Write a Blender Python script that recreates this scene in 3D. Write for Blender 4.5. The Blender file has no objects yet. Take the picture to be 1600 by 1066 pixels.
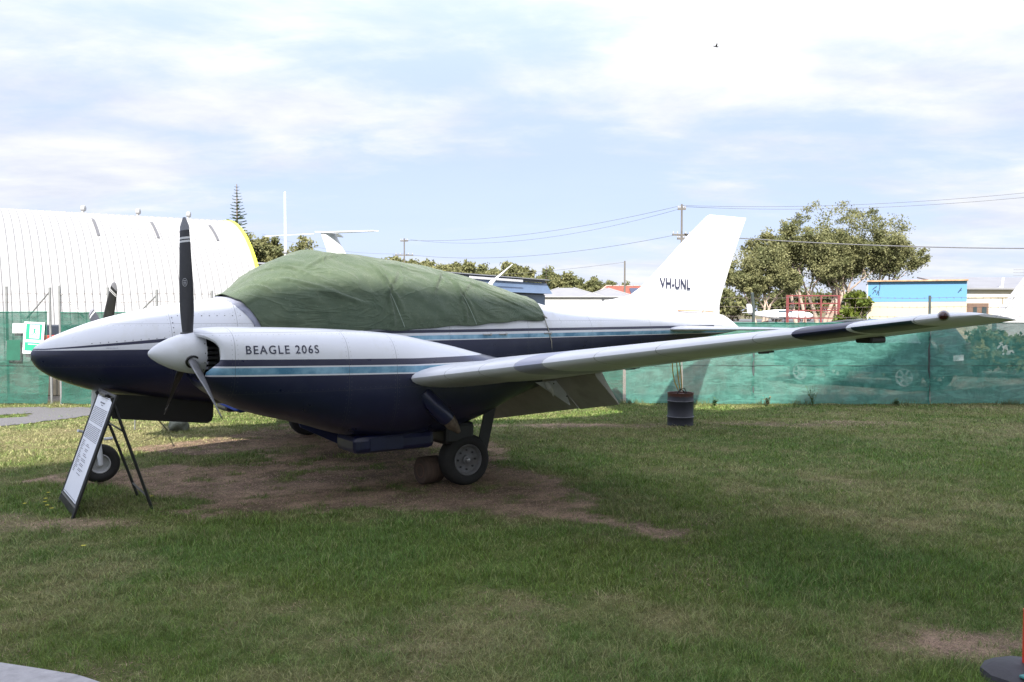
import bpy, bmesh, math, random
import numpy as np
from mathutils import Vector, Matrix, noise as mnoise
R = math.radians
PI = math.pi
random.seed(7)
rng = np.random.default_rng(7)
SC = bpy.context.scene
COL = SC.collection

# ------------------------------------------------------------------ camera, sky, sun, exposure
cd = bpy.data.cameras.new('camera'); cam = bpy.data.objects.new('camera', cd); COL.objects.link(cam)
cd.sensor_width = 36.0; cd.lens = 36.0 * 1374.2 / 1600.0
cd.clip_start = 0.1; cd.clip_end = 6000
cam.location = (0, 0, 1.752); cam.rotation_euler = (R(90 - 1.973), 0, 0)
SC.camera = cam

SUN_EL, LX, LY = 38.5, 0.06, 1.25            # light travels LX, LY per metre of drop
EXPOSURE = 1.95
sd = bpy.data.lights.new('sun', 'SUN'); sun = bpy.data.objects.new('sun', sd); COL.objects.link(sun)
sd.energy = 2.9; sd.angle = R(0.6); sd.color = (1.0, 0.95, 0.86)
sun.rotation_euler = Vector((LX, LY, -1)).to_track_quat('-Z', 'Y').to_euler()
w = bpy.data.worlds.new('World'); SC.world = w; w.use_nodes = True
wn, wl = w.node_tree.nodes, w.node_tree.links
wn.clear()
wo = wn.new('ShaderNodeOutputWorld'); bg = wn.new('ShaderNodeBackground'); bg.inputs[1].default_value = 0.122
sky = wn.new('ShaderNodeTexSky'); sky.sky_type = 'NISHITA'; sky.sun_disc = False
sky.sun_elevation = R(SUN_EL); sky.sun_rotation = math.atan2(-LX, -LY)
sky.air_density = 1.0; sky.dust_density = 1.2; sky.ozone_density = 1.5
tc = wn.new('ShaderNodeTexCoord'); sx = wn.new('ShaderNodeSeparateXYZ'); wl.new(tc.outputs['Generated'], sx.inputs[0])
def wmath(op, a, b=None, c=None):
    n = wn.new('ShaderNodeMath'); n.operation = op
    for i, v in enumerate((a, b, c)):
        if v is None: continue
        if isinstance(v, (int, float)): n.inputs[i].default_value = v
        else: wl.new(v, n.inputs[i])
    return n.outputs[0]
zz = wmath('ADD', wmath('MAXIMUM', sx.outputs[2], 0.0), 0.16)
cx = wmath('DIVIDE', sx.outputs[0], zz); cy = wmath('DIVIDE', sx.outputs[1], zz)
cc = wn.new('ShaderNodeCombineXYZ'); wl.new(cx, cc.inputs[0]); wl.new(cy, cc.inputs[1])
def wnoise(scale, detail, rough, off=(0, 0, 0), sc=(1, 1, 1), dist=0.0):
    m = wn.new('ShaderNodeMapping'); m.inputs['Location'].default_value = off; m.inputs['Scale'].default_value = sc
    wl.new(cc.outputs[0], m.inputs[0])
    n = wn.new('ShaderNodeTexNoise'); n.inputs['Scale'].default_value = scale; n.inputs['Detail'].default_value = detail
    n.inputs['Roughness'].default_value = rough; n.inputs['Distortion'].default_value = dist
    wl.new(m.outputs[0], n.inputs['Vector']); return n.outputs['Fac']
n1 = wnoise(0.75, 8, 0.58, (3.3, 1.2, 0), (0.8, 1.0, 1), 0.25)
n2 = wnoise(2.6, 7, 0.62, (9.1, 4.4, 0), (0.7, 1.15, 1), 0.3)
cv = wmath('ADD', wmath('MULTIPLY', n1, 0.72), wmath('MULTIPLY', n2, 0.28))
mr = wn.new('ShaderNodeMapRange'); mr.interpolation_type = 'SMOOTHSTEP'
cv = wmath('ADD', cv, wmath('MULTIPLY', wmath('SUBTRACT', wmath('MINIMUM', sx.outputs[2], 0.32), 0.20), 0.30)); wl.new(cv, mr.inputs[0]); mr.inputs[1].default_value = 0.41; mr.inputs[2].default_value = 0.585
mr.inputs[3].default_value = 0.05; mr.inputs[4].default_value = 1.0
n3 = wnoise(1.7, 6, 0.6, (1.7, 7.7, 0), (0.8, 1.1, 1), 0.2)
shade = wn.new('ShaderNodeMapRange'); wl.new(n3, shade.inputs[0])
shade.inputs[1].default_value = 0.35; shade.inputs[2].default_value = 0.65; shade.inputs[3].default_value = 0.0; shade.inputs[4].default_value = 1.0
cmix = wn.new('ShaderNodeMix'); cmix.data_type = 'RGBA'; wl.new(shade.outputs[0], cmix.inputs[0])
cmix.inputs[6].default_value = (1.66, 1.78, 2.10, 1); cmix.inputs[7].default_value = (2.35, 2.36, 2.38, 1)
skm = wn.new('ShaderNodeMix'); skm.data_type = 'RGBA'; wl.new(mr.outputs[0], skm.inputs[0])
skb = wn.new('ShaderNodeMix'); skb.data_type = 'RGBA'; skb.inputs[0].default_value = 0.90     # thin high veil over the blue
wl.new(sky.outputs[0], skb.inputs[6]); skb.inputs[7].default_value = (1.22, 1.41, 2.10, 1)
wl.new(skb.outputs[2], skm.inputs[6]); wl.new(cmix.outputs[2], skm.inputs[7])
up_ = wn.new('ShaderNodeMapRange'); up_.interpolation_type = 'SMOOTHSTEP'; wl.new(sx.outputs[2], up_.inputs[0])
up_.inputs[1].default_value = 0.16; up_.inputs[2].default_value = 0.62; up_.inputs[3].default_value = 0.97; up_.inputs[4].default_value = 1.9
wl.new(wmath('MULTIPLY', up_.outputs[0], 0.122), bg.inputs[1])
wl.new(skm.outputs[2], bg.inputs[0]); wl.new(bg.outputs[0], wo.inputs[0])
vs = SC.view_settings
vs.view_transform = 'Standard'; vs.look = 'None'; vs.gamma = 1.0; vs.use_curve_mapping = False; vs.exposure = EXPOSURE

# ------------------------------------------------------------------ helpers
def tag(o, label=None, cat=None, group=None, kind=None):
    if label: o['label'] = label
    if cat: o['category'] = cat
    if group: o['group'] = group
    if kind: o['kind'] = kind
    return o
def empty(name, loc=(0, 0, 0), rz=0.0, label=None, cat=None, group=None):
    o = bpy.data.objects.new(name, None); COL.objects.link(o); o.location = loc; o.rotation_euler = (0, 0, rz)
    o.empty_display_size = 0.2
    return tag(o, label, cat, group)
def mesh_obj(name, verts, faces, mat=None, parent=None, smooth=False, loc=None):
    me = bpy.data.meshes.new(name); me.from_pydata([tuple(v) for v in verts], [], faces)
    if mat: me.materials.append(mat)
    if smooth: me.polygons.foreach_set('use_smooth', [True] * len(me.polygons))
    me.update(); o = bpy.data.objects.new(name, me); COL.objects.link(o)
    if parent: o.parent = parent
    if loc is not None: o.location = loc
    return o
class MB:
    def __init__(s): s.v = []; s.f = []
    def add(s, vs, fs):
        b = len(s.v); s.v += [tuple(v) for v in vs]; s.f += [tuple(i + b for i in f) for f in fs]; return s
    def box(s, c, d, rot=None, bev=0.0):
        x, y, z = (q / 2 for q in d)
        if bev <= 0:
            pts = [(-x, -y, -z), (x, -y, -z), (x, y, -z), (-x, y, -z), (-x, -y, z), (x, -y, z), (x, y, z), (-x, y, z)]
            fs = [(0, 3, 2, 1), (4, 5, 6, 7), (0, 1, 5, 4), (1, 2, 6, 5), (2, 3, 7, 6), (3, 0, 4, 7)]
        else:
            b = min(bev, x * .9, y * .9, z * .9); pts = []
            bm = bmesh.new(); bmesh.ops.create_cube(bm, size=1.0, matrix=Matrix.Diagonal((d[0], d[1], d[2], 1)))
            bmesh.ops.bevel(bm, geom=list(bm.edges), offset=b, segments=2, profile=.5, affect='EDGES')
            bm.verts.index_update(); pts = [tuple(v.co) for v in bm.verts]; fs = [tuple(v.index for v in f.verts) for f in bm.faces]; bm.free()
        M = rot.to_matrix() if hasattr(rot, 'to_matrix') else rot
        out = []
        for p in pts:
            p = Vector(p)
            if M is not None: p = M @ p
            out.append(p + Vector(c))
        return s.add(out, fs)
    def tube(s, pts, rad, n=8, caps=True):
        pts = [Vector(p) for p in pts]
        rs = rad if isinstance(rad, (list, tuple)) else [rad] * len(pts)
        t0 = (pts[1] - pts[0]).normalized(); up = Vector((0, 0, 1)) if abs(t0.z) < .9 else Vector((1, 0, 0))
        u = t0.cross(up).normalized(); V = []; F = []
        for i, p in enumerate(pts):
            t = (pts[min(i + 1, len(pts) - 1)] - pts[max(i - 1, 0)]).normalized()
            u = (u - t * u.dot(t)).normalized(); w_ = t.cross(u)
            for k in range(n):
                a = 2 * PI * k / n; V.append(p + (u * math.cos(a) + w_ * math.sin(a)) * rs[i])
        for i in range(len(pts) - 1):
            for k in range(n):
                k2 = (k + 1) % n; F.append((i * n + k, i * n + k2, (i + 1) * n + k2, (i + 1) * n + k))
        if caps: F.append(tuple(range(n - 1, -1, -1))); F.append(tuple((len(pts) - 1) * n + k for k in range(n)))
        return s.add(V, F)
    def lathe(s, prof, c=(0, 0, 0), axis=(0, 0, 1), n=32):
        ax = Vector(axis).normalized(); up = Vector((0, 0, 1)) if abs(ax.z) < .9 else Vector((1, 0, 0))
        u = ax.cross(up).normalized(); v = ax.cross(u); V = []; F = []; c = Vector(c)
        for (r, h) in prof:
            for k in range(n):
                a = 2 * PI * k / n; V.append(c + ax * h + (u * math.cos(a) + v * math.sin(a)) * r)
        for i in range(len(prof) - 1):
            for k in range(n):
                k2 = (k + 1) % n; F.append((i * n + k, i * n + k2, (i + 1) * n + k2, (i + 1) * n + k))
        return s.add(V, F)
    def grid(s, rows, closed=False):
        n = len(rows[0]); V = [p for r in rows for p in r]; F = []
        for i in range(len(rows) - 1):
            for k in range(n if closed else n - 1):
                k2 = (k + 1) % n; F.append((i * n + k, i * n + k2, (i + 1) * n + k2, (i + 1) * n + k))
        return s.add(V, F)
    def build(s, name, mat=None, parent=None, smooth=False, auto=None):
        o = mesh_obj(name, s.v, s.f, mat, parent, smooth)
        bm = bmesh.new(); bm.from_mesh(o.data); bmesh.ops.recalc_face_normals(bm, faces=bm.faces)
        if auto is not None:
            for f in bm.faces: f.smooth = True
            for e in bm.edges:
                if len(e.link_faces) == 2 and e.calc_face_angle(0) > R(auto): e.smooth = False
        bm.to_mesh(o.data); bm.free(); return o
def interp(x, pts):
    if x <= pts[0][0]: return pts[0][1]
    for (a, b), (c, d) in zip(pts, pts[1:]):
        if x <= c: return b + (d - b) * (x - a) / (c - a)
    return pts[-1][1]
def sinterp(x, pts):       # monotone-ish cubic through the points
    n = len(pts)
    if x <= pts[0][0]: return pts[0][1]
    if x >= pts[-1][0]: return pts[-1][1]
    for i in range(n - 1):
        if x <= pts[i + 1][0]: break
    def m(i):
        if i == 0: return (pts[1][1] - pts[0][1]) / (pts[1][0] - pts[0][0])
        if i == n - 1: return (pts[-1][1] - pts[-2][1]) / (pts[-1][0] - pts[-2][0])
        a = (pts[i][1] - pts[i - 1][1]) / (pts[i][0] - pts[i - 1][0]); b = (pts[i + 1][1] - pts[i][1]) / (pts[i + 1][0] - pts[i][0])
        return 0 if a * b <= 0 else 2 * a * b / (a + b)
    x0, y0 = pts[i]; x1, y1 = pts[i + 1]; hh = x1 - x0; t = (x - x0) / hh
    return (2*t**3 - 3*t*t + 1) * y0 + (t**3 - 2*t*t + t) * hh * m(i) + (-2*t**3 + 3*t*t) * y1 + (t**3 - t*t) * hh * m(i + 1)

# ------------------------------------------------------------------ materials
class NT:
    def __init__(s, name):
        s.m = bpy.data.materials.new(name); s.m.use_nodes = True; s.t = s.m.node_tree; s.n = s.t.nodes; s.l = s.t.links
        s.b = s.n['Principled BSDF']; s.out = s.n['Material Output']; s.co = None
    def set(s, **k):
        for a, v in k.items(): s.b.inputs[a.replace('_', ' ')].default_value = v
    def obj(s):
        if s.co is None: s.co = s.n.new('ShaderNodeTexCoord')
        return s.co.outputs['Object']
    def xyz(s):
        q = s.n.new('ShaderNodeSeparateXYZ'); s.l.new(s.obj(), q.inputs[0]); return q.outputs
    def math(s, op, *args):
        n = s.n.new('ShaderNodeMath'); n.operation = op
        for i, v in enumerate(args):
            if isinstance(v, (int, float)): n.inputs[i].default_value = v
            else: s.l.new(v, n.inputs[i])
        return n.outputs[0]
    def noise(s, scale, detail=4, rough=.5, sc=None, world=False, dist=0.0):
        n = s.n.new('ShaderNodeTexNoise'); n.inputs['Scale'].default_value = scale; n.inputs['Detail'].default_value = detail
        n.inputs['Roughness'].default_value = rough; n.inputs['Distortion'].default_value = dist
        src = s.obj()
        if sc:
            m = s.n.new('ShaderNodeMapping'); m.inputs['Scale'].default_value = sc; s.l.new(src, m.inputs[0]); src = m.outputs[0]
        s.l.new(src, n.inputs['Vector']); return n.outputs['Fac']
    def rng(s, v, a, b, c=0.0, d=1.0):
        n = s.n.new('ShaderNodeMapRange'); s.l.new(v, n.inputs[0])
        for i, q in enumerate((a, b, c, d)): n.inputs[i + 1].default_value = q
        return n.outputs[0]
    def mix(s, f, a, b, mode='MIX'):
        n = s.n.new('ShaderNodeMix'); n.data_type = 'RGBA'; n.blend_type = mode
        if isinstance(f, (int, float)): n.inputs[0].default_value = f
        else: s.l.new(f, n.inputs[0])
        for i, v in ((6, a), (7, b)):
            if isinstance(v, tuple): n.inputs[i].default_value = v if len(v) == 4 else (*v, 1)
            else: s.l.new(v, n.inputs[i])
        return n.outputs[2]
    def bump(s, hgt, strength=.3, dist=.01):
        n = s.n.new('ShaderNodeBump'); n.inputs['Strength'].default_value = strength; n.inputs['Distance'].default_value = dist
        s.l.new(hgt, n.inputs['Height']); s.l.new(n.outputs[0], s.b.inputs['Normal'])
    def col(s, c): s.l.new(c, s.b.inputs['Base Color'])
MATS = {}
def simple(name, col, rough=.5, metal=0.0, var=.15, scale=6, bump=0.0, bscale=60, coat=0.0, dirt=None):
    if name in MATS: return MATS[name]
    t = NT(name); c = tuple(col)
    f = t.noise(scale, 5, .6)
    lo = tuple(x * (1 - var) for x in c); hi = tuple(min(1, x * (1 + var)) for x in c)
    cc_ = t.mix(t.rng(f, .3, .7), lo, hi)
    if dirt:
        g = t.noise(scale * .6, 6, .7); cc_ = t.mix(t.rng(g, .52, .75, 0, .6), cc_, dirt)
    t.col(cc_); t.set(Roughness=rough, Metallic=metal)
    if coat: t.set(Coat_Weight=coat)
    if bump: t.bump(t.noise(bscale, 4, .6), bump, .01)
    MATS[name] = t.m; return t.m
WHITE = (.59, .60, .64); NAVY = (.009, .011, .042); BLUE = (.045, .165, .27)

def stripe_mat(name, kind):
    t = NT(name); x, y, z = t.xyz(); s = t.math('MULTIPLY', x, -1.0)
    wob = t.math('MULTIPLY', t.math('SUBTRACT', t.noise(1.2, 2), .5), .004); z = t.math('ADD', z, wob)
    lt = lambda a, b: t.math('LESS_THAN', a, b)
    gt = lambda a, b: t.math('GREATER_THAN', a, b)
    both = lambda a, b: t.math('MULTIPLY', a, b)
    fade = t.rng(t.noise(3.0, 5, .65), .38, .62)
    white = t.mix(t.rng(t.noise(2.2, 6, .7), .45, .8, 0, .35), WHITE, (.60, .61, .63))
    streak = t.noise(7, 5, .7, (1, 1, .12)); white = t.mix(t.rng(streak, .52, .75, 0, .5), white, (.50, .50, .48))
    blue = t.mix(fade, BLUE, (.22, .40, .52)); navy = t.mix(t.rng(t.noise(4, 6, .7), .5, .85, 0, .5), NAVY, (.030, .034, .07))
    if kind == 'fuselage':
        b = t.rng(s, 1.0, 3.2, 1.365, 1.402)
        ln = t.rng(s, 0.1, 1.9, 1.375, 1.510)
        hw = t.rng(s, 0.1, 1.2, .006, .018)
        col = white
        m = both(gt(z, t.math('ADD', b, .010)), lt(z, t.math('ADD', b, .060)))
        m = both(m, gt(s, 2.4)); col = t.mix(m, col, blue)
        d = t.math('ABSOLUTE', t.math('SUBTRACT', z, ln)); m = both(lt(d, hw), lt(s, 9.4)); col = t.mix(m, col, navy)
        m = lt(z, b); col = t.mix(m, col, navy)
    else:
        sh = t.rng(s, 1.1, 2.9, .022, -.018); zz_ = t.math('SUBTRACT', z, sh)
        col = t.mix(both(gt(zz_, 1.272), lt(zz_, 1.328)), white, navy)
        col = t.mix(both(gt(zz_, 1.200), lt(zz_, 1.259)), col, blue)
        col = t.mix(lt(zz_, 1.187), col, navy)
    # panel seams: thin darker paint joints
    seams = {'fuselage': (1.22, 1.86, 3.1, 4.35, 5.55, 6.7, 7.9, 9.05), 'nacelle': (1.255, 2.25, 2.72)}[kind]
    sm = None
    for q in seams:
        d = lt(t.math('ABSOLUTE', t.math('SUBTRACT', s, q)), .0022); sm = d if sm is None else t.math('MAXIMUM', sm, d)
    for q in ({'fuselage': (1.62, 1.20), 'nacelle': (1.565, 1.05)}[kind]):
        sm = t.math('MAXIMUM', sm, lt(t.math('ABSOLUTE', t.math('SUBTRACT', z, q)), .0016))
    rv_ = None
    for q in seams:
        for e_ in (-.022, .022):
            d = lt(t.math('ABSOLUTE', t.math('SUBTRACT', s, q + e_)), .0032); rv_ = d if rv_ is None else t.math('MAXIMUM', rv_, d)
    rv_ = t.math('MULTIPLY', rv_, lt(t.math('FRACT', t.math('MULTIPLY', z, 26.0)), .24))
    rl_ = None
    for q in ({'fuselage': (1.605, 1.215, 1.72), 'nacelle': (1.548, 1.065)}[kind]):
        d = lt(t.math('ABSOLUTE', t.math('SUBTRACT', z, q)), .0030); rl_ = d if rl_ is None else t.math('MAXIMUM', rl_, d)
    rl_ = t.math('MULTIPLY', rl_, lt(t.math('FRACT', t.math('MULTIPLY', s, 20.0)), .16))
    col = t.mix(t.math('MULTIPLY', t.math('MAXIMUM', rv_, rl_), .36), col, (.12, .11, .11))
    col = t.mix(t.math('MULTIPLY', sm, .6), col, (.05, .05, .06))
    t.col(col); t.set(Roughness=.34, Coat_Weight=.25, Coat_Roughness=.15)
    t.l.new(t.rng(t.noise(5, 5, .6), .3, .7, .26, .46), t.b.inputs['Roughness'])
    hg = t.math('SUBTRACT', t.math('MULTIPLY', t.noise(3.5, 2, .4), .35), t.math('MULTIPLY', sm, .4)); t.bump(hg, .25, .012)
    return t.m
M_fus = stripe_mat('fuselage paint', 'fuselage'); M_nac = stripe_mat('nacelle paint', 'nacelle')
M_white = simple('aged white paint', WHITE, .36, var=.05, scale=3, dirt=(.44, .44, .42), coat=.2)
M_navy = simple('navy paint', NAVY, .33, var=.3, scale=4, coat=.3)
M_black = simple('black painted metal', (.012, .012, .013), .45, var=.3)
M_rubber = simple('tyre rubber', (.014, .0135, .013), .8, var=.3, scale=12, bump=.15)
M_alu = simple('dull aluminium', (.42, .42, .43), .42, metal=.8, var=.15, scale=9)
M_rim = simple('grey wheel paint', (.13, .13, .135), .5, var=.2, scale=20, dirt=(.12, .10, .08))
M_galv = simple('galvanised steel', (.23, .235, .24), .5, metal=.5, var=.15, scale=14)
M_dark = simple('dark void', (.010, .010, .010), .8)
M_rope = simple('grey rope', (.30, .28, .24), .9)
M_letter = simple('dark blue lettering', (.02, .022, .05), .5)
M_concrete = simple('pale concrete', (.30, .29, .30), .85, var=.18, scale=14, bump=.4, bscale=90)

# wing paint: white with a bare lavender grey joint band and a navy band near the tip, by span
def wing_mat():
    t = NT('wing paint'); x, y, z = t.xyz(); ya = t.math('ABSOLUTE', y); s = t.math('MULTIPLY', x, -1.0)
    lt = lambda a, b: t.math('LESS_THAN', a, b); gt = lambda a, b: t.math('GREATER_THAN', a, b)
    base = t.mix(t.rng(t.noise(2.2, 6, .7), .45, .8, 0, .4), WHITE, (.56, .56, .56))
    base = t.mix(t.rng(t.noise(9, 6, .75, (.15, 1, 1)), .6, .85, 0, .5), base, (.35, .34, .31))
    le = t.math('ADD', t.math('MULTIPLY', t.math('MAXIMUM', t.math('SUBTRACT', ya, 2.6), 0.0), .302), 2.86)
    fr = t.math('SUBTRACT', s, le)
    # bands lean outboard as they go aft
    yb = t.math('SUBTRACT', ya, t.math('MULTIPLY', fr, .28))
    band = lambda a, b: t.math('MULTIPLY', gt(yb, a), lt(yb, b))
    col = t.mix(band(3.72, 3.99), base, (.30, .31, .40))
    front = lt(fr, .17)
    col = t.mix(t.math('MULTIPLY', band(5.98, 6.32), front), col, NAVY)
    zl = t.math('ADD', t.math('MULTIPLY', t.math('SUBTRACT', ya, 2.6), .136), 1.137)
    low = t.math('MULTIPLY', t.math('MULTIPLY', band(6.35, 6.69), lt(fr, .22)), lt(z, zl)); col = t.mix(low, col, (.020, .045, .060))  # dark reflection under the leading edge, painted in as a teal band
    sm = None
    for q in (2.95, 3.34, 3.715, 3.995, 4.48, 5.0, 5.72, 6.70): 
        d = lt(t.math('ABSOLUTE', t.math('SUBTRACT', yb, q)), .0035); sm = d if sm is None else t.math('MAXIMUM', sm, d)
    sm = t.math('MAXIMUM', sm, t.math('MULTIPLY', lt(t.math('ABSOLUTE', t.math('SUBTRACT', fr, .42)), .003), gt(ya, 2.7)))
    col = t.mix(t.math('MULTIPLY', sm, .6), col, (.06, .06, .06))
    t.col(col); t.set(Coat_Weight=.2); t.l.new(t.rng(t.noise(4, 5, .6), .3, .7, .3, .5), t.b.inputs['Roughness'])
    t.bump(t.math('SUBTRACT', t.math('MULTIPLY', t.noise(4, 2), .3), t.math('MULTIPLY', sm, .5)), .25, .012); return t.m
M_wing = wing_mat()
def canvas_mat():
    t = NT('green canvas'); f = t.noise(1.6, 6, .7); g = t.noise(16, 6, .7)
    c = t.mix(t.rng(f, .35, .65), (.050, .080, .046), (.084, .116, .068)); c = t.mix(t.rng(g, .55, .75, 0, .45), c, (.16, .19, .12))
    sp = t.noise(70, 3, .5); c = t.mix(t.rng(sp, .70, .76, 0, .6), c, (.32, .36, .26))
    x, y, z = t.xyz()
    rd = t.noise(1.9, 3, .5, (.7, 1, 1.5), dist=1.4); rd = t.math('POWER', t.math('SUBTRACT', 1.0, t.math('MINIMUM', 1.0, t.math('MULTIPLY', t.math('ABSOLUTE', t.math('SUBTRACT', rd, .5)), 7.0))), 3.0)
    t.col(c); t.set(Roughness=.85, Sheen_Weight=.15); t.bump(t.math('ADD', t.math('MULTIPLY', rd, 1.5),t.math('ADD', t.noise(260, 2, .5), t.math('MULTIPLY', t.noise(5, 5, .6, (.5, 1, 1.4)), 3.0))), .5, .03); return t.m
M_canvas = canvas_mat()

# ------------------------------------------------------------------ ground shape and cover masks (numpy)
def vnoise(x, y, seed=0):
    xi = np.floor(x).astype(np.int64); yi = np.floor(y).astype(np.int64); fx = x - xi; fy = y - yi
    def hsh(a, b):
        h = (a * 374761393 + b * 668265263 + seed * 974634777) & 0xffffffff
        h = ((h ^ (h >> 13)) * 1274126177) & 0xffffffff
        return ((h ^ (h >> 16)) & 0xffff) / 65535.0
    u = fx * fx * (3 - 2 * fx); v = fy * fy * (3 - 2 * fy)
    return (hsh(xi, yi) * (1 - u) + hsh(xi + 1, yi) * u) * (1 - v) + (hsh(xi, yi + 1) * (1 - u) + hsh(xi + 1, yi + 1) * u) * v
def fbm(x, y, sc, oct=4, seed=0):
    t = 0; a = 1; n = 0
    for i in range(oct): t = t + a * vnoise(x * sc, y * sc, seed + i * 17); n += a; a *= .55; sc *= 2.1
    return t / n
def gh(x, y):
    x = np.asarray(x, float); y = np.asarray(y, float)
    q = np.clip((y - 11.5) / 5.5, 0, 1); dip = -.095 * q * q * (3 - 2 * q)
    near = np.clip(1 - (np.hypot(x, y) - 20) / 20, 0, 1)
    return dip + near * ((fbm(x, y, .45, 3, 5) - .5) * .05 + (fbm(x, y, 2.2, 2, 9) - .5) * .015)
def gz(x, y): return float(gh(np.array([x]), np.array([y]))[0])
def polydist(px, py, poly):     # signed distance, positive inside
    px = np.asarray(px, float); py = np.asarray(py, float); d = np.full(px.shape, 1e9); ins = np.zeros(px.shape, bool)
    n = len(poly)
    for i in range(n):
        ax, ay = poly[i]; bx, by = poly[(i + 1) % n]; ex, ey = bx - ax, by - ay
        t = np.clip(((px - ax) * ex + (py - ay) * ey) / (ex * ex + ey * ey), 0, 1)
        d = np.minimum(d, np.hypot(px - ax - t * ex, py - ay - t * ey))
        cnd = ((ay > py) != (by > py)) & (px < (bx - ax) * (py - ay) / (by - ay + 1e-12) + ax); ins ^= cnd
    return np.where(ins, d, -d)
SOIL = [(-5.1, 8.95), (-4.2, 8.75), (-3.6, 8.45), (-2.9, 8.15), (-2.75, 7.85), (-3.1, 7.55), (-2.5, 7.17), (-1.95, 7.58), (-1.37, 7.78),
        (-.56, 7.61), (.33, 7.49), (.74, 7.15), (1.0, 6.72), (1.27, 6.74), (1.25, 7.05), (.62, 7.75), (.75, 8.1), (.55, 9.0), (.12, 9.6), (-.05, 11.0),
        (-.9, 12.8), (-1.3, 14.0), (-2.7, 14.5), (-3.7, 13.7), (-4.0, 12.5), (-4.66, 11.4), (-5.1, 10.9), (-3.9, 10.75), (-3.0, 11.0), (-2.9, 10.4),
        (-3.6, 9.9), (-4.7, 9.45)]
GRAVEL = [(-14, 16.2), (-8.2, 16.7), (-7.6, 16.2), (-7.3, 15.2), (-7.75, 14.0), (-8.0, 13.2), (-8.6, 12.0), (-14, 9.0)]
GRAV_GRASS = [(-10, 14.6), (-8.6, 15.7), (-8.35, 15.0), (-9.2, 13.9)]
CONC = [(-1.86, 4.02), (-2.07, 4.14), (-2.31, 4.22), (-2.6, 4.31), (-3.4, 4.42), (-5.5, 4.5), (-5.5, 2.2), (-1.2, 2.2)]
def sstep(v, a, b):
    t = np.clip((v - a) / (b - a), 0, 1); return t * t * (3 - 2 * t)
def masks(x, y):
    wx = x + (fbm(x, y, 1.3, 4, 31) - .5) * .55; wy = y + (fbm(x, y, 1.3, 4, 41) - .5) * .55
    soil = sstep(polydist(wx + (fbm(x, y, 7, 3, 61) - .5) * .30, wy + (fbm(x, y, 7, 3, 62) - .5) * .30, SOIL), -.07, .08)
    def ell(cx_, cy_, rx, ry, soft=.5):
        q = np.hypot((wx - cx_) / rx, (wy - cy_) / ry); return 1 - sstep(q, 1 - soft, 1 + soft)
    strips = np.maximum.reduce([ell(.9, 13.6, 1.4, .28), ell(4.7, 14.0, 1.6, .35) * .6, ell(2.45, 4.55, .40, .22) * .9,
                                ell(-3.6, 7.05, .45, .28) * .7, ell(-4.4, 7.3, .5, .3) * .5])
    patch = sstep(fbm(x, y, .9, 4, 77), .60, .72) * .35
    soil = np.clip(np.maximum(soil, strips) + patch * .5, 0, 1)
    inner = fbm(x, y, 3.4, 4, 55); soil = soil * (1 - .70 * sstep(inner, .57, .68)) * (1 - .30 * sstep(fbm(x, y, 14, 3, 57), .5, .7))
    dry = .17 + .75 * (fbm(x, y, .55, 4, 3) - .5) + 1.1 * (fbm(x, y, 3.2, 4, 13) - .5) + .5 * (fbm(x, y, 11.0, 2, 15) - .5)
    dry = dry + .22 * ell(2.2, 8.4, 2.6, 1.6, .9) + .30 * ell(2.8, 7.4, .9, .5) + .28 * ell(-2.9, 5.6, 1.1, .9) + .30 * ell(-.9, 4.5, .8, .7) + .25 * ell(.8, 4.9, 1.4, .6)
    dry = dry - .26 * ell(.2, 6.2, 3.0, .9, .8) - .2 * ell(2.3, 5.6, 1.0, 1.0) - .2 * ell(-1.5, 6.6, 1.2, .6) + .25 * sstep(y, 9, 14) + .35 * ell(-6.3, 11.5, 2.5, 3.0, .6)
    return soil, np.clip(dry, 0, 1)
def grass_rgb(dry, tone, hue):
    g = np.stack([.090 + .055 * hue, .192 + .012 * hue, .036 + 0 * hue], -1); d = np.stack([.31 + 0 * hue, .285 + 0 * hue, .140 + 0 * hue], -1)
    c = g * (1 - dry[..., None]) + d * dry[..., None]; return c * tone[..., None]

def axis(lo, hi, step, far):
    a = list(np.arange(lo, hi + step * .5, step)); s_ = step
    while a[-1] < far: s_ *= 1.28; a.append(a[-1] + s_)
    s_ = step
    while a[0] > -far: s_ *= 1.28; a.insert(0, a[0] - s_)
    return np.array(a)
xs = axis(-11.0, 12.0, .07, 2500); ys = axis(3.4, 17.6, .07, 2500)
GX, GY = np.meshgrid(xs, ys); GZ = gh(GX, GY)
soil, dry = masks(GX, GY)
fine = fbm(GX, GY, 9, 3, 101)
tone = .75 + .5 * fine; hue = fbm(GX, GY, 1.1, 3, 66)
gc = grass_rgb(np.clip(dry + .1, 0, 1), tone * .55, hue)
sc_ = np.stack([.33 + 0 * hue, .245 + 0 * hue, .185 + 0 * hue], -1) * (.30 + 1.3 * fbm(GX, GY, 7, 4, 88))[..., None]
sc_ = sc_ * (1 - .45 * sstep(fbm(GX, GY, 1.3, 3, 71), .45, .7))[..., None] 
colr = gc * (1 - soil[..., None]) + sc_ * soil[..., None]
far = sstep(GY, 17.4, 19)[..., None]; fc = np.array([.13, .125, .075]) * (.8 + .4 * fbm(GX, GY, .1, 3, 4))[..., None]
park = (sstep(GY, 17.5, 18.2) * (1 - sstep(GY, 36, 44)))[..., None]
colr = colr * (1 - far) + fc * far; colr = colr * (1 - park) + np.array([.17, .16, .145]) * park
ny, nx = GX.shape; me = bpy.data.meshes.new('ground')
me.vertices.add(nx * ny); me.vertices.foreach_set('co', np.stack([GX, GY, GZ], -1).astype(np.float32).ravel())
ii = np.arange((ny - 1) * (nx - 1)); r_, c_ = ii // (nx - 1), ii % (nx - 1); b0 = r_ * nx + c_
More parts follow.
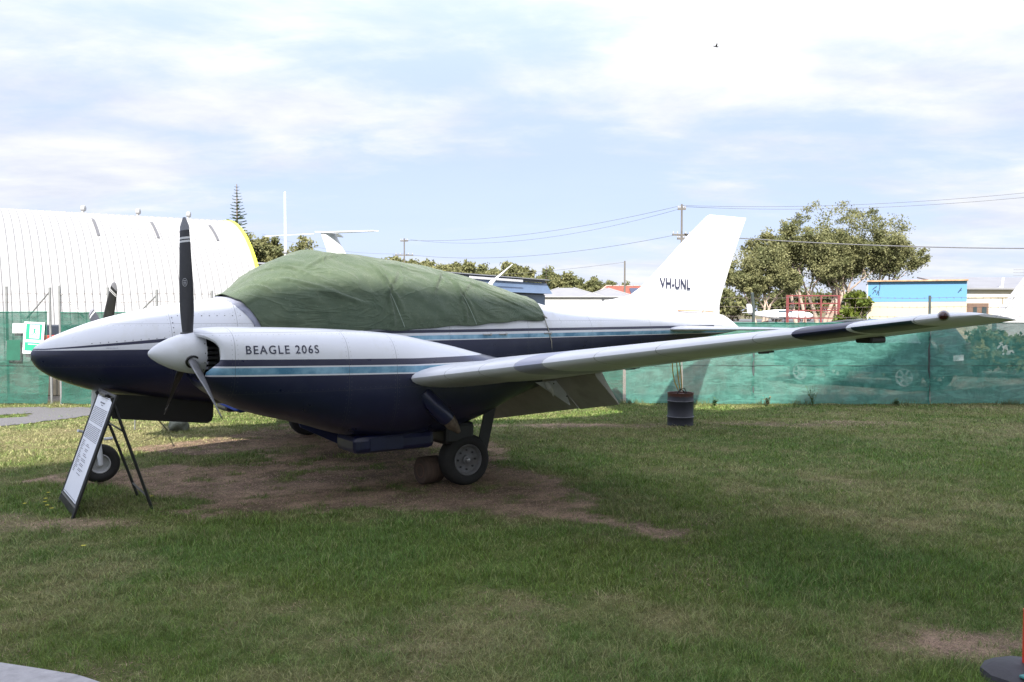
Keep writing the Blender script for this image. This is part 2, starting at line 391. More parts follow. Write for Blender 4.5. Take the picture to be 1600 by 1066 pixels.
quads = np.stack([b0, b0 + 1, b0 + nx + 1, b0 + nx], -1).astype(np.int32)
me.loops.add(quads.size); me.loops.foreach_set('vertex_index', quads.ravel())
me.polygons.add(len(quads)); me.polygons.foreach_set('loop_start', np.arange(0, quads.size, 4, dtype=np.int32))
me.update(calc_edges=True); me.polygons.foreach_set('use_smooth', [True] * len(quads))
at = me.color_attributes.new('cover', 'FLOAT_COLOR', 'POINT')
at.data.foreach_set('color', np.concatenate([colr, np.ones(colr.shape[:2] + (1,))], -1).astype(np.float32).ravel())
t = NT('turf and soil'); a_ = t.n.new('ShaderNodeAttribute'); a_.attribute_name = 'cover'
f1 = t.noise(38, 6, .7); f2 = t.noise(140, 4, .7)
c1 = t.mix(1.0, a_.outputs['Color'], t.mix(t.rng(f1, .3, .7), (.55, .55, .55), (1.4, 1.35, 1.3)), 'MULTIPLY')
c1 = t.mix(1.0, c1, t.mix(t.rng(f2, .35, .65), (.62, .62, .6), (1.4, 1.38, 1.3)), 'MULTIPLY')
t.col(c1); t.set(Roughness=.95); t.b.inputs['Specular IOR Level'].default_value = .15
t.bump(t.math('ADD', f1, t.math('MULTIPLY', f2, .6)), .9, .025); me.materials.append(t.m)
ground = bpy.data.objects.new('ground', me); COL.objects.link(ground); tag(ground, 'mown lawn with worn reddish brown soil under the aircraft', kind='structure')

# ---- grass blades as real geometry (one uncountable mass)
def scatter(y0, y1, dens, xpad=.8):
    pts = []
    n = int(dens * (y1 - y0) * (1.17 * y1 + 2 * xpad)); y = rng.uniform(y0, y1, n); x = rng.uniform(-(.585 * y1 + xpad), .585 * y1 + xpad, n)
    k = np.abs(x) < .585 * y + xpad; return x[k], y[k]
X_, Y_, Wd, Hh = [], [], [], []
for (y0, y1, dens, wd, hh) in ((3.2, 5.2, 11000, .0026, .034), (5.2, 7.0, 6500, .0038, .037), (7.0, 9.5, 3600, .0050, .037), (9.5, 13.0, 1700, .0075, .036), (13.0, 17.3, 850, .011, .036)):
    x, y = scatter(y0, y1, dens, 1.9 if y1 < 10 else .9); X_.append(x); Y_.append(y); Wd.append(np.full(x.shape, wd)); Hh.append(np.full(x.shape, hh))
X_, Y_, Wd, Hh = map(np.concatenate, (X_, Y_, Wd, Hh))
so, dr = masks(X_, Y_); rk = rng.random(len(X_)); keep = rk > so * .93; straw_all = (~keep) & (rng.random(len(X_)) < .8); keep |= straw_all
keep &= polydist(X_, Y_, CONC) < -.02 + .05 * (rng.random(len(X_)) - .5)
gin = (polydist(X_, Y_, GRAVEL) > -.05) & (polydist(X_, Y_, GRAV_GRASS) < 0.02); keep &= ~(gin & (rng.random(len(X_)) > .04))
X_, Y_, Wd, Hh, so, dr, straw = (q[keep] for q in (X_, Y_, Wd, Hh, so, dr, straw_all)); N = len(X_)
clump = fbm(X_, Y_, 5.5, 3, 19); lush = sstep(fbm(X_, Y_, 1.6, 3, 23), .45, .7)
tuft = sstep(fbm(X_, Y_, 13, 2, 29), .55, .75); H_ = Hh * (.40 + .8 * rng.random(N)) * (.45 + .65 * clump + .35 * lush + .9 * tuft) * (1 - .45 * dr) * (1 - .5 * so)
ang = rng.uniform(0, 2 * PI, N); lean = rng.uniform(.2, 1.6, N) * H_ * (1 + .8 * dr); la = ang + rng.normal(0, .6, N) + PI / 2
H_ = np.where(straw, .004 + .006 * rng.random(N), H_); lean = np.where(straw, rng.uniform(.02, .06, N), lean); Z_ = gh(X_, Y_) - np.where(straw, 0, .003); ca, sa = np.cos(ang) * Wd / 2, np.sin(ang) * Wd / 2; lx, ly = np.cos(la) * lean, np.sin(la) * lean
v0 = np.stack([X_ - ca, Y_ - sa, Z_], -1); v1 = np.stack([X_ + ca, Y_ + sa, Z_], -1)
v2 = np.stack([X_ + ca * .8 + lx * .35, Y_ + sa * .8 + ly * .35, Z_ + H_ * .62], -1); v3 = np.stack([X_ - ca * .8 + lx * .35, Y_ - sa * .8 + ly * .35, Z_ + H_ * .62], -1)
v4 = np.stack([X_ + lx, Y_ + ly, Z_ + H_], -1)
V = np.stack([v0, v1, v2, v3, v4], 1).reshape(-1, 3)
bidx = np.arange(N)[:, None] * 5; tri = np.concatenate([bidx + [0, 1, 2], bidx + [0, 2, 3], bidx + [3, 2, 4]], 1).reshape(-1).astype(np.int32)
me = bpy.data.meshes.new('grass'); me.vertices.add(len(V)); me.vertices.foreach_set('co', V.astype(np.float32).ravel())
me.loops.add(len(tri)); me.loops.foreach_set('vertex_index', tri); me.polygons.add(len(tri) // 3)
me.polygons.foreach_set('loop_start', np.arange(0, len(tri), 3, dtype=np.int32)); me.update(calc_edges=True)
hue = np.clip(fbm(X_, Y_, 1.1, 3, 66) + rng.normal(0, .25, N), 0, 1); drb = np.clip(dr + rng.normal(0, .2, N) + (rng.random(N) < .10) * .55 + so * .5, 0, 1)
cb = grass_rgb(drb, .50 + 1.05 * rng.random(N) ** 1.4, hue)
st_c = np.array([.37, .255, .185]) * (.35 + 1.3 * rng.random(N)[:, None] ** 1.5); cb = np.where(straw[:, None], st_c, cb)
cb = np.repeat(cb[:, None, :], 5, 1); cb = np.concatenate([cb, np.ones((N, 5, 1))], -1)
at = me.color_attributes.new('cover', 'FLOAT_COLOR', 'POINT'); at.data.foreach_set('color', cb.astype(np.float32).ravel())
t = NT('grass blades'); a_ = t.n.new('ShaderNodeAttribute'); a_.attribute_name = 'cover'; t.col(a_.outputs['Color']); t.set(Roughness=.6)
t.b.inputs['Specular IOR Level'].default_value = .3
tr = t.n.new('ShaderNodeBsdfTranslucent'); t.l.new(a_.outputs['Color'], tr.inputs[0]); mx = t.n.new('ShaderNodeMixShader'); mx.inputs[0].default_value = .3
t.l.new(t.b.outputs[0], mx.inputs[1]); t.l.new(tr.outputs[0], mx.inputs[2]); t.l.new(mx.outputs[0], t.out.inputs[0]); me.materials.append(t.m)
go = bpy.data.objects.new('grass', me); COL.objects.link(go); tag(go, 'short patchy green and straw coloured lawn grass', 'grass', kind='stuff')

# ---- flat sheets: gravel path, concrete edge, tarmac far away
def sheet(name, poly, lift, mat, step, hole=None, jag=.12, label=None, thick=0):
    x0, x1 = min(p[0] for p in poly) - .2, max(p[0] for p in poly) + .2; y0, y1 = min(p[1] for p in poly) - .2, max(p[1] for p in poly) + .2
    ax, ay = np.arange(x0, x1, step), np.arange(y0, y1, step); A, B = np.meshgrid(ax, ay)
    jx, jy = A + (fbm(A, B, 2.5, 3, 8) - .5) * jag * 3, B + (fbm(A, B, 2.5, 3, 12) - .5) * jag * 3
    m = polydist(jx, jy, poly) > 0
    if hole: m &= polydist(jx, jy, hole) < 0
    Z = gh(A, B) + lift; idx = -np.ones(A.shape, int); vs, fs = [], []
    for i in range(A.shape[0] - 1):
        for j in range(A.shape[1] - 1):
            if m[i, j]:
                q = []
                for (a, b) in ((i, j), (i, j + 1), (i + 1, j + 1), (i + 1, j)):
                    if idx[a, b] < 0: idx[a, b] = len(vs); vs.append((A[a, b], B[a, b], Z[a, b]))
                    q.append(int(idx[a, b]))
                fs.append(tuple(q))
    o = mesh_obj(name, vs, fs, mat, smooth=True); tag(o, label, kind='structure'); return o
M_gravel = simple('grey gravel', (.115, .11, .115), .95, var=.35, scale=45, bump=.8, bscale=70)
sheet('gravel_path', GRAVEL, .009, M_gravel, .06, GRAV_GRASS, label='grey gravel path in front of the left fence')
cp = MB(); n = len(CONC)
cp.add([(x, y, .016) for x, y in CONC] + [(x, y, -.12) for x, y in CONC], [tuple(range(n)), tuple(range(2 * n - 1, n - 1, -1))] + [(i, i + n, (i + 1) % n + n, (i + 1) % n) for i in range(n)])
tag(cp.build('concrete_path', M_concrete), 'pale concrete path edge at the near left corner', kind='structure')
M_tar = simple('airfield tarmac', (.11, .11, .115), .9, var=.1, scale=.2)
tm = MB(); tm.add([(8, 95, -.09), (170, 80, -.09), (330, 175, -.09), (20, 200, -.09)], [(0, 1, 2, 3)]); tag(tm.build('tarmac', M_tar), 'grey airfield tarmac beyond the fence', kind='structure')

# ------------------------------------------------------------------ hangar behind the camera whose roof shades the foreground
SH = 17.0; cB = 13.46 - LY * SH + .66 * LX * SH
hb = MB(); d = Vector((1, .66, 0)).normalized(); nrm = Vector((d.y, -d.x, 0)); A0 = Vector((-10.5, .66 * -10.5 + cB, 0)) ; L_ = 28
M_shed = simple('cream hangar cladding', (.76, .75, .73), .6, var=.05, scale=2)
mus = empty('display_hangar', (0, 0, 0), 0, 'tall pale corrugated hangar behind the photographer shading the lawn', 'hangar')
rows = []
k = 0; top = []; bot = []
while k * .25 <= L_:
    o_ = .04 if k % 2 else 0.0; p = A0 + d * (k * .25) + nrm * o_; top.append((p.x, p.y, SH)); bot.append((p.x, p.y, -.2)); k += 1
hb.grid([bot, top]); hb.build('wall', M_shed, mus)
hb = MB(); c0 = A0 + nrm * .02; c1 = A0 + d * L_ + nrm * .02; back = nrm * 26
hb.add([c0 - nrm * .1 + Vector((0, 0, SH)), c1 - nrm * .1 + Vector((0, 0, SH)), c1 + back * .5 + Vector((0, 0, SH + 3)), c0 + back * .5 + Vector((0, 0, SH + 3)), c0 + back + Vector((0, 0, SH)), c1 + back + Vector((0, 0, SH))], [(0, 1, 2, 3), (3, 2, 5, 4)]); hb.build('roof', M_galv, mus)
hb = MB(); hb.add([c0 + back, c1 + back, c1 + back + Vector((0, 0, SH)), c0 + back + Vector((0, 0, SH)), c0, c0 + Vector((0, 0, SH)), c1, c1 + Vector((0, 0, SH))], [(0, 1, 2, 3), (4, 0, 3, 5), (6, 1, 2, 7)]); hb.build('wall', M_shed, mus)

# ------------------------------------------------------------------ AIRCRAFT  (local frame: x forward from nose tip, y port, z up; s = aft distance)
TH = R(34.05)
AC = empty('aircraft', (-4.715, 8.605, 0), TH + PI, 'white and navy twin engined propeller aircraft on the lawn under a green canvas cover', 'aircraft')
ca_, sa_ = math.cos(TH), math.sin(TH)
def wp(s, y, z): return Vector((-4.715 + s * ca_ + y * sa_, 8.605 + s * sa_ - y * ca_, z))
TOP = [(0, 1.345), (.04, 1.40), (.15, 1.475), (.3, 1.545), (.59, 1.655), (.89, 1.735), (1.21, 1.805), (1.54, 1.86), (1.84, 1.90), (2.15, 2.13), (2.5, 2.31), (2.9, 2.385), (3.4, 2.37), (3.9, 2.33), (4.4, 2.24), (4.9, 2.14), (5.4, 2.02), (5.85, 1.905), (6.25, 1.81), (6.8, 1.76), (8, 1.73), (9.3, 1.715), (9.72, 1.69), (9.9, 1.62), (10.12, 1.49)]
BOT = [(0, 1.27), (.04, 1.20), (.15, 1.11), (.3, 1.035), (.6, .93), (1.2, .82), (1.8, .74), (2.6, .68), (4.0, .67), (5.2, .74), (6.2, .88), (7.2, 1.05), (8.3, 1.21), (9.3, 1.33), (10.12, 1.43)]
WID = [(0, .03), (.04, .10), (.15, .19), (.3, .27), (.6, .38), (1.0, .47), (1.5, .55), (2.0, .61), (2.8, .67), (3.8, .68), (4.8, .65), (5.6, .59), (6.4, .51), (7.3, .41), (8.3, .29), (9.3, .17), (10.12, .03)]
ZC = [(0, 1.31), (.6, 1.33), (2, 1.30), (4, 1.25), (6, 1.35), (8, 1.45), (10.12, 1.46)]
def fus_pt(s, a, off=0.0):    # a: 0 top, PI/2 port side, PI bottom
    t_, b_, w_, zc = sinterp(s, TOP), sinterp(s, BOT), sinterp(s, WID), sinterp(s, ZC)
    n = interp(s, [(0, 2.0), (1.2, 2.2), (2.2, 2.5), (5.5, 2.5), (8, 2.1)])
    sa, ca = math.sin(a), math.cos(a)
    y = w_ * math.copysign(abs(sa) ** (2 / n), sa)
    hz_ = (t_ - zc) if ca >= 0 else (zc - b_)
    z = zc + hz_ * math.copysign(abs(ca) ** (2 / n), ca)
    if off:
        q = Vector((y / max(w_, .01) ** 2, (z - zc) / max(hz_, .01) ** 2)); 
        if q.length: q.normalize()
        y += q.x * off; z += q.y * off
    return (-s, y, z)
st = [0, .01, .025, .05, .09, .15, .22, .3, .4, .5] + [.5 + .12 * i for i in range(1, 80) if .5 + .12 * i < 10.0] + [10.04, 10.09, 10.12]
fb = MB(); NA = 56
fb.grid([[fus_pt(s, 2 * PI * k / NA) for k in range(NA)] for s in st], True)
fb.add([fus_pt(0, 2 * PI * k / NA) for k in range(NA)], [tuple(range(NA))]); fb.add([fus_pt(10.12, 2 * PI * k / NA) for k in range(NA)], [tuple(range(NA))])
fus = fb.build('fuselage', M_fus, AC, smooth=True)
def side_y(s, z):          # port surface y at height z
    best = min((abs(fus_pt(s, a)[2] - z), fus_pt(s, a)[1]) for a in [PI * k / 200 for k in range(1, 200)]); return best[1]
# dorsal fin, fin, rudder
ufs = [(6.3, 9.68, 1.72, .10), (6.9, 9.68, 1.83, .10), (7.49, 9.70, 1.925, .11), (7.78, 9.72, 1.98, .12), (7.98, 9.76, 2.09, .12), (8.37, 9.89, 2.40, .11), (9.0, 10.13, 2.94, .08), (9.36, 10.27, 3.22, .055), (9.44, 10.29, 3.26, .02)]
def finth(u, th_): return th_ * (2.6 * math.sqrt(max(u, 0)) * (1 - u) + .02 * (1 - u))
def finpart(name, rows_, part, n=12):
    b = MB(); rows = []
    for (sl, stt, z, th_) in rows_:
        uh = (9.28 + .377 * (z - 1.72) - sl) / (stt - sl); up = []; dn = []
        for i in range(n + 1):
            q = (1 - math.cos(PI * i / n / 1.0)) / 2 if part == 0 else i / n
            u = uh * (1 - math.cos(PI / 2 * i / n)) if part == 0 else uh + .014 + (1 - uh - .014) * q
            th2 = finth(u, th_) / 2; x = -(sl + (stt - sl) * u); up.append((x, th2, z)); dn.append((x, -th2, z))
        rows.append(up + dn[::-1])
    b.grid(rows, True); m_ = len(rows[0]); b.add(rows[0], [tuple(range(m_))]); b.add(rows[-1], [tuple(range(m_))]); return b.build(name, M_white, AC, auto=40)
fin = finpart('fin', ufs, 0)
finpart('rudder', [(6.35, 9.68, 1.70, .10)] + ufs[1:], 1)
finrows = ufs
tb = MB(); tb.tube([(-9.52, .028, 1.735), (-9.3, .05, 1.745), (-8.9, .055, 1.755), (-8.72, .05, 1.758)], .008, 6); tb.build('hinge_cover', simple('orange primer', (.45, .16, .04), .7), fin)
# tailplane
def wingloft(rows_, mat, name, parent, n=14, side=1, camber=.012):
    """rows_: (y, s_le, s_te, z_le, thickness ratio, twist drop at te)"""
    b = MB(); rows = []
    for (y, sl, stt, z, tr_, dz) in rows_:
        c = stt - sl; up = []; dn = []
        for i in range(n + 1):
            u = (1 - math.cos(PI * i / n)) / 2
            tt = 5 * tr_ * c * (.2969 * math.sqrt(u) - .126 * u - .3516 * u * u + .2843 * u ** 3 - .1015 * u ** 4)
            cam_ = camber * c * 4 * u * (1 - u) + dz * u
            up.append((-(sl + c * u), side * y, z + cam_ + tt)); dn.append((-(sl + c * u), side * y, z + cam_ - tt))
        rows.append(up + dn[::-1][1:-1])
    b.grid(rows, True); m_ = len(rows[0]); b.add(rows[0], [tuple(range(m_))]); b.add(rows[-1], [tuple(range(m_))])
    return b.build(name, mat, parent, auto=35)
for sd_ in (1, -1):
    tp = wingloft([(0, 8.30, 9.2, 1.475, .09, 0), (.3, 8.33, 9.2, 1.478, .09, 0), (1.2, 8.62, 9.2, 1.49, .09, 0), (2.05, 8.90, 9.2, 1.50, .09, 0), (2.16, 9.0, 9.2, 1.502, .05, 0)], M_white, 'tailplane', AC, side=sd_)
    wingloft([(.35, 9.215, 9.62, 1.472, .06, 0), (2.12, 9.215, 9.50, 1.497, .06, 0)], M_white, 'elevator', tp, side=sd_, n=8)
# wings
def le(y): return 2.86 + max(y - 2.6, 0) * .302
def zle(y): return 1.135 + .136 * (y - 2.6)
M_lamp = NT('red lamp glass'); M_lamp.set(Base_Color=(.035, .002, .005, 1), Roughness=.2, Coat_Weight=.5); M_lamp = M_lamp.m
M_flap = simple('grey beige flap paint', (.36, .35, .31), .55, var=.12, scale=5, dirt=(.20, .18, .15))
M_plas = simple('white plastic wrap', (.72, .72, .74), .35, var=.05)
def te(y): return 4.62 if y < 3.2 else 4.95 - .02 * (y - 3.2)
for sd_ in (1, -1):
    rows_ = []
    for y in (0.25, .6, 1.2, 1.9, 2.6):
        rows_.append((y, le(y), te(y), zle(y), .125, -.03))
    rows_.append((3.18, le(3.18), te(3.18), zle(3.18), .125, -.03))
    rows_.append((3.2, le(3.2), te(3.21), zle(3.2), .122, -.035))
    for y in (3.8, 4.6, 5.4, 6.2, 6.6, 6.82): rows_.append((y, le(y) + (.0 if y < 6.8 else .02), te(y), zle(y), .12 - .004 * (y - 3.2), -.035))
    rows_.append((6.90, le(6.9) + .09, 4.86, zle(6.9), .085, -.035)); rows_.append((6.95, le(6.9) + .22, 4.86, zle(6.95), .035, -.035))
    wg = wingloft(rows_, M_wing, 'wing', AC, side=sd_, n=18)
    nl = MB(); nl.lathe([(0.001, .055), (.016, .050), (.026, .034), (.029, .015), (.029, -.05), (.001, -.05)], (-(le(6.86) + .035), sd_ * 6.85, zle(6.85) + .01), (.85, sd_ * .5, 0), 16)
    nl.build('navigation_light', M_lamp, wg, smooth=True)
    rg = MB(); rg.lathe([(.029, -.016), (.033, -.012), (.033, .002), (.029, .006)], (-(le(6.86) + .035), sd_ * 6.85, zle(6.85) + .01), (.85, sd_ * .5, 0), 16); rg.build('light_collar', M_alu, wg, smooth=True)
    # lowered flap in two lengths
    for (ya, yb_, dr_) in ((.72, 2.48, 0), (2.50, 3.14, .01)):
        fl = MB(); rows = []
        for y in (ya, yb_):
            zh = zle(y) + .01; sh_ = 4.56; c = interp(y, [(.72, .54), (3.14, .44)]); an = R(48); row = []
            pts = [(0, .035), (.10, .055), (.35, .035), (1.0, .004), (1.0, -.004), (.35, -.02), (.10, -.03), (0, -.02)]
            for (u, v) in pts:
                dx, dz = c * u, v; ss = sh_ + dx * math.cos(an) - (-dz) * math.sin(an) * -1 * 0 + dz * math.sin(an); z = zh - .06 - dx * math.sin(an) + dz * math.cos(an)
                row.append((-ss, sd_ * y, z - dr_))
            rows.append(row)
        fl.grid(rows, True); m_ = len(rows[0]); fl.add(rows[0], [tuple(range(m_))]); fl.add(rows[1], [tuple(range(m_))]); fl.build('flap', M_flap, wg, auto=30)
    # flap bracket: white triangular web with rivets
    bk = MB(); y = 2.49
    for dy in (-.012, .012): bk.add([(-4.30, sd_ * (y + dy), zle(y) - .10), (-4.62, sd_ * (y + dy), zle(y) - .09), (-4.74, sd_ * (y + dy), zle(y) - .36)], [(0, 1, 2)])
    bk.add([(-4.30, sd_ * (y - .012), zle(y) - .10), (-4.74, sd_ * (y - .012), zle(y) - .36), (-4.74, sd_ * (y + .012), zle(y) - .36), (-4.30, sd_ * (y + .012), zle(y) - .10)], [(0, 1, 2, 3)])
    bk.build('flap_bracket', M_white, wg)
    rv = MB()
    for (u, v) in ((.12, .05), (.22, .05), (.32, .05), (.36, .12), (.39, .19)): rv.lathe([(.001, .006), (.007, .004), (.008, 0)], (-4.30 - u, sd_ * (y + .012), zle(y) - .10 - v + .03), (0, sd_, 0), 8)
    rv.build('bracket_rivets', M_dark, wg)
    for y in (3.45, 5.05):
        hg = MB(); hg.box((-4.72, sd_ * y, zle(y) - .045), (.12, .02, .035), bev=.006); hg.tube([(-4.68, sd_ * y, zle(y) - .055), (-4.84, sd_ * y, zle(y) - .048)], .007, 6); hg.build('aileron_hinge', M_black, wg)
    sb = MB(); y = 6.12
    sb.box((-4.55, sd_ * y, zle(y) - .062), (.17, .13, .045), bev=.012); sb.box((-4.53, sd_ * y, zle(y) - .046), (.26, .05, .02), bev=.008); sb.build('underwing_fitting', M_black, wg)
# plastic wrapped round the port flap linkage
pw = MB(); random.seed(3)
base = Vector((-4.42, 2.53, zle(2.5) - .13))
pw.tube([base + Vector((.02, 0, .03)), base + Vector((-.01, .02, -.02)), base + Vector((-.05, .01, -.06)), base + Vector((-.09, -.02, -.12))], [.016, .030, .018, .004], 7)
pw.build('flap_linkage', M_plas, AC, auto=25)
# ---- nacelles
NT_ = [(1.02, 1.56), (1.05, 1.592), (1.12, 1.605), (1.3, 1.612), (1.87, 1.60), (2.55, 1.565), (2.89, 1.53), (3.17, 1.475), (3.53, 1.40), (3.87, 1.315), (4.3, 1.22), (4.9, 1.12), (5.25, 1.07)]
NB_ = [(1.02, 1.14), (1.05, 1.08), (1.12, 1.03), (1.3, .93), (1.57, .83), (1.9, .74), (2.4, .585), (2.9, .525), (3.3, .535), (3.87, .665), (4.3, .84), (4.9, 1.0), (5.25, 1.05)]
NW_ = [(1.02, .40), (1.05, .425), (1.12, .44), (1.3, .46), (1.9, .48), (2.8, .485), (3.4, .45), (4.0, .36), (4.7, .2), (5.25, .03)]
def nac_pt(s, a, y0, off=0.0):
    t_, b_, w_ = sinterp(s, NT_), sinterp(s, NB_), sinterp(s, NW_) + off; zc = b_ + (t_ - b_) * .56; n = interp(s, [(1, 3.2), (2.9, 3.0), (4, 2.3)])
    sa, ca = math.sin(a), math.cos(a); s = s + (.13 * sa * sa * min(1, max(0, (ca + .55) / .45)) + (.05 if ca < 0 else 0) * ca * ca) * max(0, 1 - (s - 1.02) / .34); hz_ = ((t_ - zc) if ca >= 0 else (zc - b_)) + off; nn = n if ca >= 0 else n * .78
    return (-s, y0 + w_ * math.copysign(abs(sa) ** (2 / nn), sa), zc + hz_ * math.copysign(abs(ca) ** (2 / nn), ca))
def nac_side(s, z, y0):
    best = min((abs(nac_pt(s, a, 0)[2] - z), nac_pt(s, a, 0)[1]) for a in [PI * k / 240 for k in range(1, 240)]); return y0 + best[1]
def text_mesh(body, size, sx_=1.0, bold=.0, spacing=1.0):
    cu = bpy.data.curves.new('lettering', 'FONT'); cu.body = body; cu.size = size; cu.space_character = spacing; cu.offset = bold; cu.resolution_u = 4
    o = bpy.data.objects.new('lettering', cu); COL.objects.link(o); bpy.context.view_layer.update()
    me_ = bpy.data.meshes.new_from_object(o.evaluated_get(bpy.context.evaluated_depsgraph_get())); bpy.data.objects.remove(o); bpy.data.curves.remove(cu)
    vs_ = [(v.co.x * sx_, v.co.y) for v in me_.vertices]; fs = [tuple(p.vertices) for p in me_.polygons]; bpy.data.meshes.remove(me_); return vs_, fs
def blade(mb_front, ang, R_, sp, yp, zp, side):
    """one propeller blade: twisted tapered airfoil along direction (sin ang, cos ang) in the disc"""
    rows = []
    for i in range(15):
        u = i / 14; r = .09 + (R_ - .09) * u
        ch = interp(u, [(0, .085), (.12, .115), (.28, .15), (.55, .160), (.8, .145), (.93, .13), (.985, .10), (1, .04)])
        tw = -R(interp(u, [(0, 66), (.3, 50), (.6, 36), (1, 26)])); tk = interp(u, [(0, .07), (.12, .05), (.3, .026), (1, .008)])
        row = []
        for k in range(12):
            a = 2 * PI * k / 12; cx_ = math.cos(a) * ch * .43; cz_ = math.sin(a) * tk / 2
            tang = cx_ * math.cos(tw) - cz_ * math.sin(tw); axl = cx_ * math.sin(tw) + cz_ * math.cos(tw)
            y = yp + r * math.sin(ang) + tang * math.cos(ang); z = zp + r * math.cos(ang) - tang * math.sin(ang)
            row.append((-sp + axl * 1.0, y, z))
        rows.append(row)
    return rows
M_bl = NT('propeller blade paint'); at_ = M_bl.n.new('ShaderNodeAttribute'); at_.attribute_name = 'rad'
w1 = M_bl.math('GREATER_THAN', at_.outputs['Fac'], .905); w2 = M_bl.math('MULTIPLY', M_bl.math('GREATER_THAN', at_.outputs['Fac'], .815), M_bl.math('LESS_THAN', at_.outputs['Fac'], .83)); w3 = M_bl.math('MULTIPLY', M_bl.math('GREATER_THAN', at_.outputs['Fac'], .84), M_bl.math('LESS_THAN', at_.outputs['Fac'], .855))
bc = M_bl.mix(M_bl.rng(M_bl.noise(9, 6, .7), .5, .8, 0, .5), (.014, .014, .020), (.05, .05, .055)); bc = M_bl.mix(w1, bc, (.20, .20, .23)); bc = M_bl.mix(M_bl.math('MAXIMUM', w2, w3), bc, (.6, .6, .62))
M_bl.col(bc); M_bl.set(Roughness=.42); M_bl = M_bl.m
M_blg = simple('worn grey blade', (.16, .16, .17), .4, metal=.2, var=.25, scale=9)
PROP_R = 1.14
for side, y0, angs in ((1, 2.04, (-4, 115, -124)), (-1, -2.04, (50, 170, -70))):
    nb = MB(); ss = [1.02, 1.03, 1.05, 1.08, 1.12] + [1.18 + .1 * i for i in range(40) if 1.18 + .1 * i < 5.2] + [5.25]; NN = 48
    nb.grid([[nac_pt(s, 2 * PI * k / NN, y0) for k in range(NN)] for s in ss], True)
    nb.add([nac_pt(5.25, 2 * PI * k / NN, y0) for k in range(NN)], [tuple(range(NN))])
    # inner cowl lip returning into the dark intake
    nb.grid([[nac_pt(1.02, 2 * PI * k / NN, y0) for k in range(NN)], [nac_pt(1.03, 2 * PI * k / NN, y0, -.035) for k in range(NN)], [nac_pt(1.10, 2 * PI * k / NN, y0, -.06) for k in range(NN)]], True)
    nac = nb.build('engine_nacelle', M_nac, AC, auto=50)
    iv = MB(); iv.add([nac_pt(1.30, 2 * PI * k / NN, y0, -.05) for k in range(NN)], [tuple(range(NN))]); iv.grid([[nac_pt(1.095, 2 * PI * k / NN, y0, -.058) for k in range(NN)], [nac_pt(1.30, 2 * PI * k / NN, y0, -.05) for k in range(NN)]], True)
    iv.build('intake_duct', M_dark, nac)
    eg = MB()          # finned cylinder block behind the opening
    for k in range(5): eg.box((-1.27, y0 + .28, 1.24 + .045 * k), (.10, .16, .022), bev=.004); eg.box((-1.26, y0 - .30, 1.24 + .045 * k), (.10, .16, .022), bev=.004)
    eg.tube([(-1.24, y0 + .26, 1.56), (-1.17, y0 + .33, 1.46), (-1.18, y0 + .34, 1.32), (-1.24, y0 + .30, 1.2)], .016, 8); eg.build('engine_block', M_alu, nac)
    # nacelle belly scoop, exhaust, bay doors
    bx_ = MB(); bx_.box((-2.82, y0 + .02, .505), (.84, .46, .17), bev=.05); bx_.build('belly_fairing', M_navy, nac)
    bd = MB(); bd.box((-2.72, y0 + .255, .505), (.34, .012, .12), bev=.004); bd.build('access_panel', simple('blue panel', (.008, .012, .04), .4, var=.2), nac)
    ex = MB(); ey = y0 + .47
    ex.tube([(-3.02, ey - .05, .98), (-3.10, ey - .015, .88), (-3.20, ey + .01, .77), (-3.25, ey + .015, .72)], [.075, .085, .085, .075], 16); ex.build('exhaust_fairing', M_navy, nac, auto=40)
    ex = MB(); ex.tube([(-3.245, ey + .013, .73), (-3.30, ey + .02, .66), (-3.37, ey + .02, .59)], [.07, .060, .02], 14, False); ex.build('exhaust_stack', simple('burnt steel', (.17, .13, .10), .6, metal=.4, var=.4, scale=25), nac, smooth=True)
    # main gear leg, wheel, doors
    gy = y0 + side * .12
    lg = MB(); lg.tube([(-3.78, gy - side * .16, .85), (-3.72, gy - side * .155, .50), (-3.64, gy - side * .15, .25)], [.055, .045, .04], 12); lg.tube([(-3.64, gy - side * .17, .25), (-3.64, gy + side * .06, .25)], .03, 12)
    lg.tube([(-3.68, gy - side * .15, .48), (-3.50, gy - side * .15, .42), (-3.60, gy - side * .15, .30)], .016, 8)
    lg.tube([(-3.70, gy - side * .105, .80), (-3.66, gy - side * .09, .62), (-3.60, gy - side * .08, .46), (-3.62, gy - side * .07, .30)], .007, 6); lg.tube([(-3.60, gy - side * .1, .60), (-3.55, gy - side * .08, .52), (-3.62, gy - side * .06, .44), (-3.70, gy - side * .1, .52)], .008, 6)
    gear = lg.build('main_gear_leg', M_alu, AC, auto=40)
    ty = MB(); r0 = .262
    prof = [(.135, -.075), (.150, -.092), (.19, -.103), (.225, -.10), (.248, -.082), (.259, -.055), (.262, -.03), (.262, .03), (.259, .055), (.248, .082), (.225, .10), (.19, .103), (.162, .094), (.150, .080)]
    ty.lathe(prof, (-3.64, gy, .255), (0, side, 0), 48)
    for gg in (-.036, -.012, .012, .036): pass
    ty.build('tyre', M_rubber, gear, smooth=True)
    rm = MB(); rm.lathe([(.136, -.07), (.158, .090), (.150, .098), (.140, .090), (.130, .060), (.085, .048), (.050, .052), (.045, .075), (.020, .082), (.001, .083)], (-3.64, gy, .255), (0, side, 0), 40)
    rim = rm.build('rim', M_rim, gear, auto=35)
    bl = MB()
    for k in range(8):
        a = 2 * PI * k / 8; bl.lathe([(.010, .046), (.010, .064), (.001, .066)], (-3.64 + .098 * math.cos(a), gy, .255 + .098 * math.sin(a)), (0, side, 0), 8)
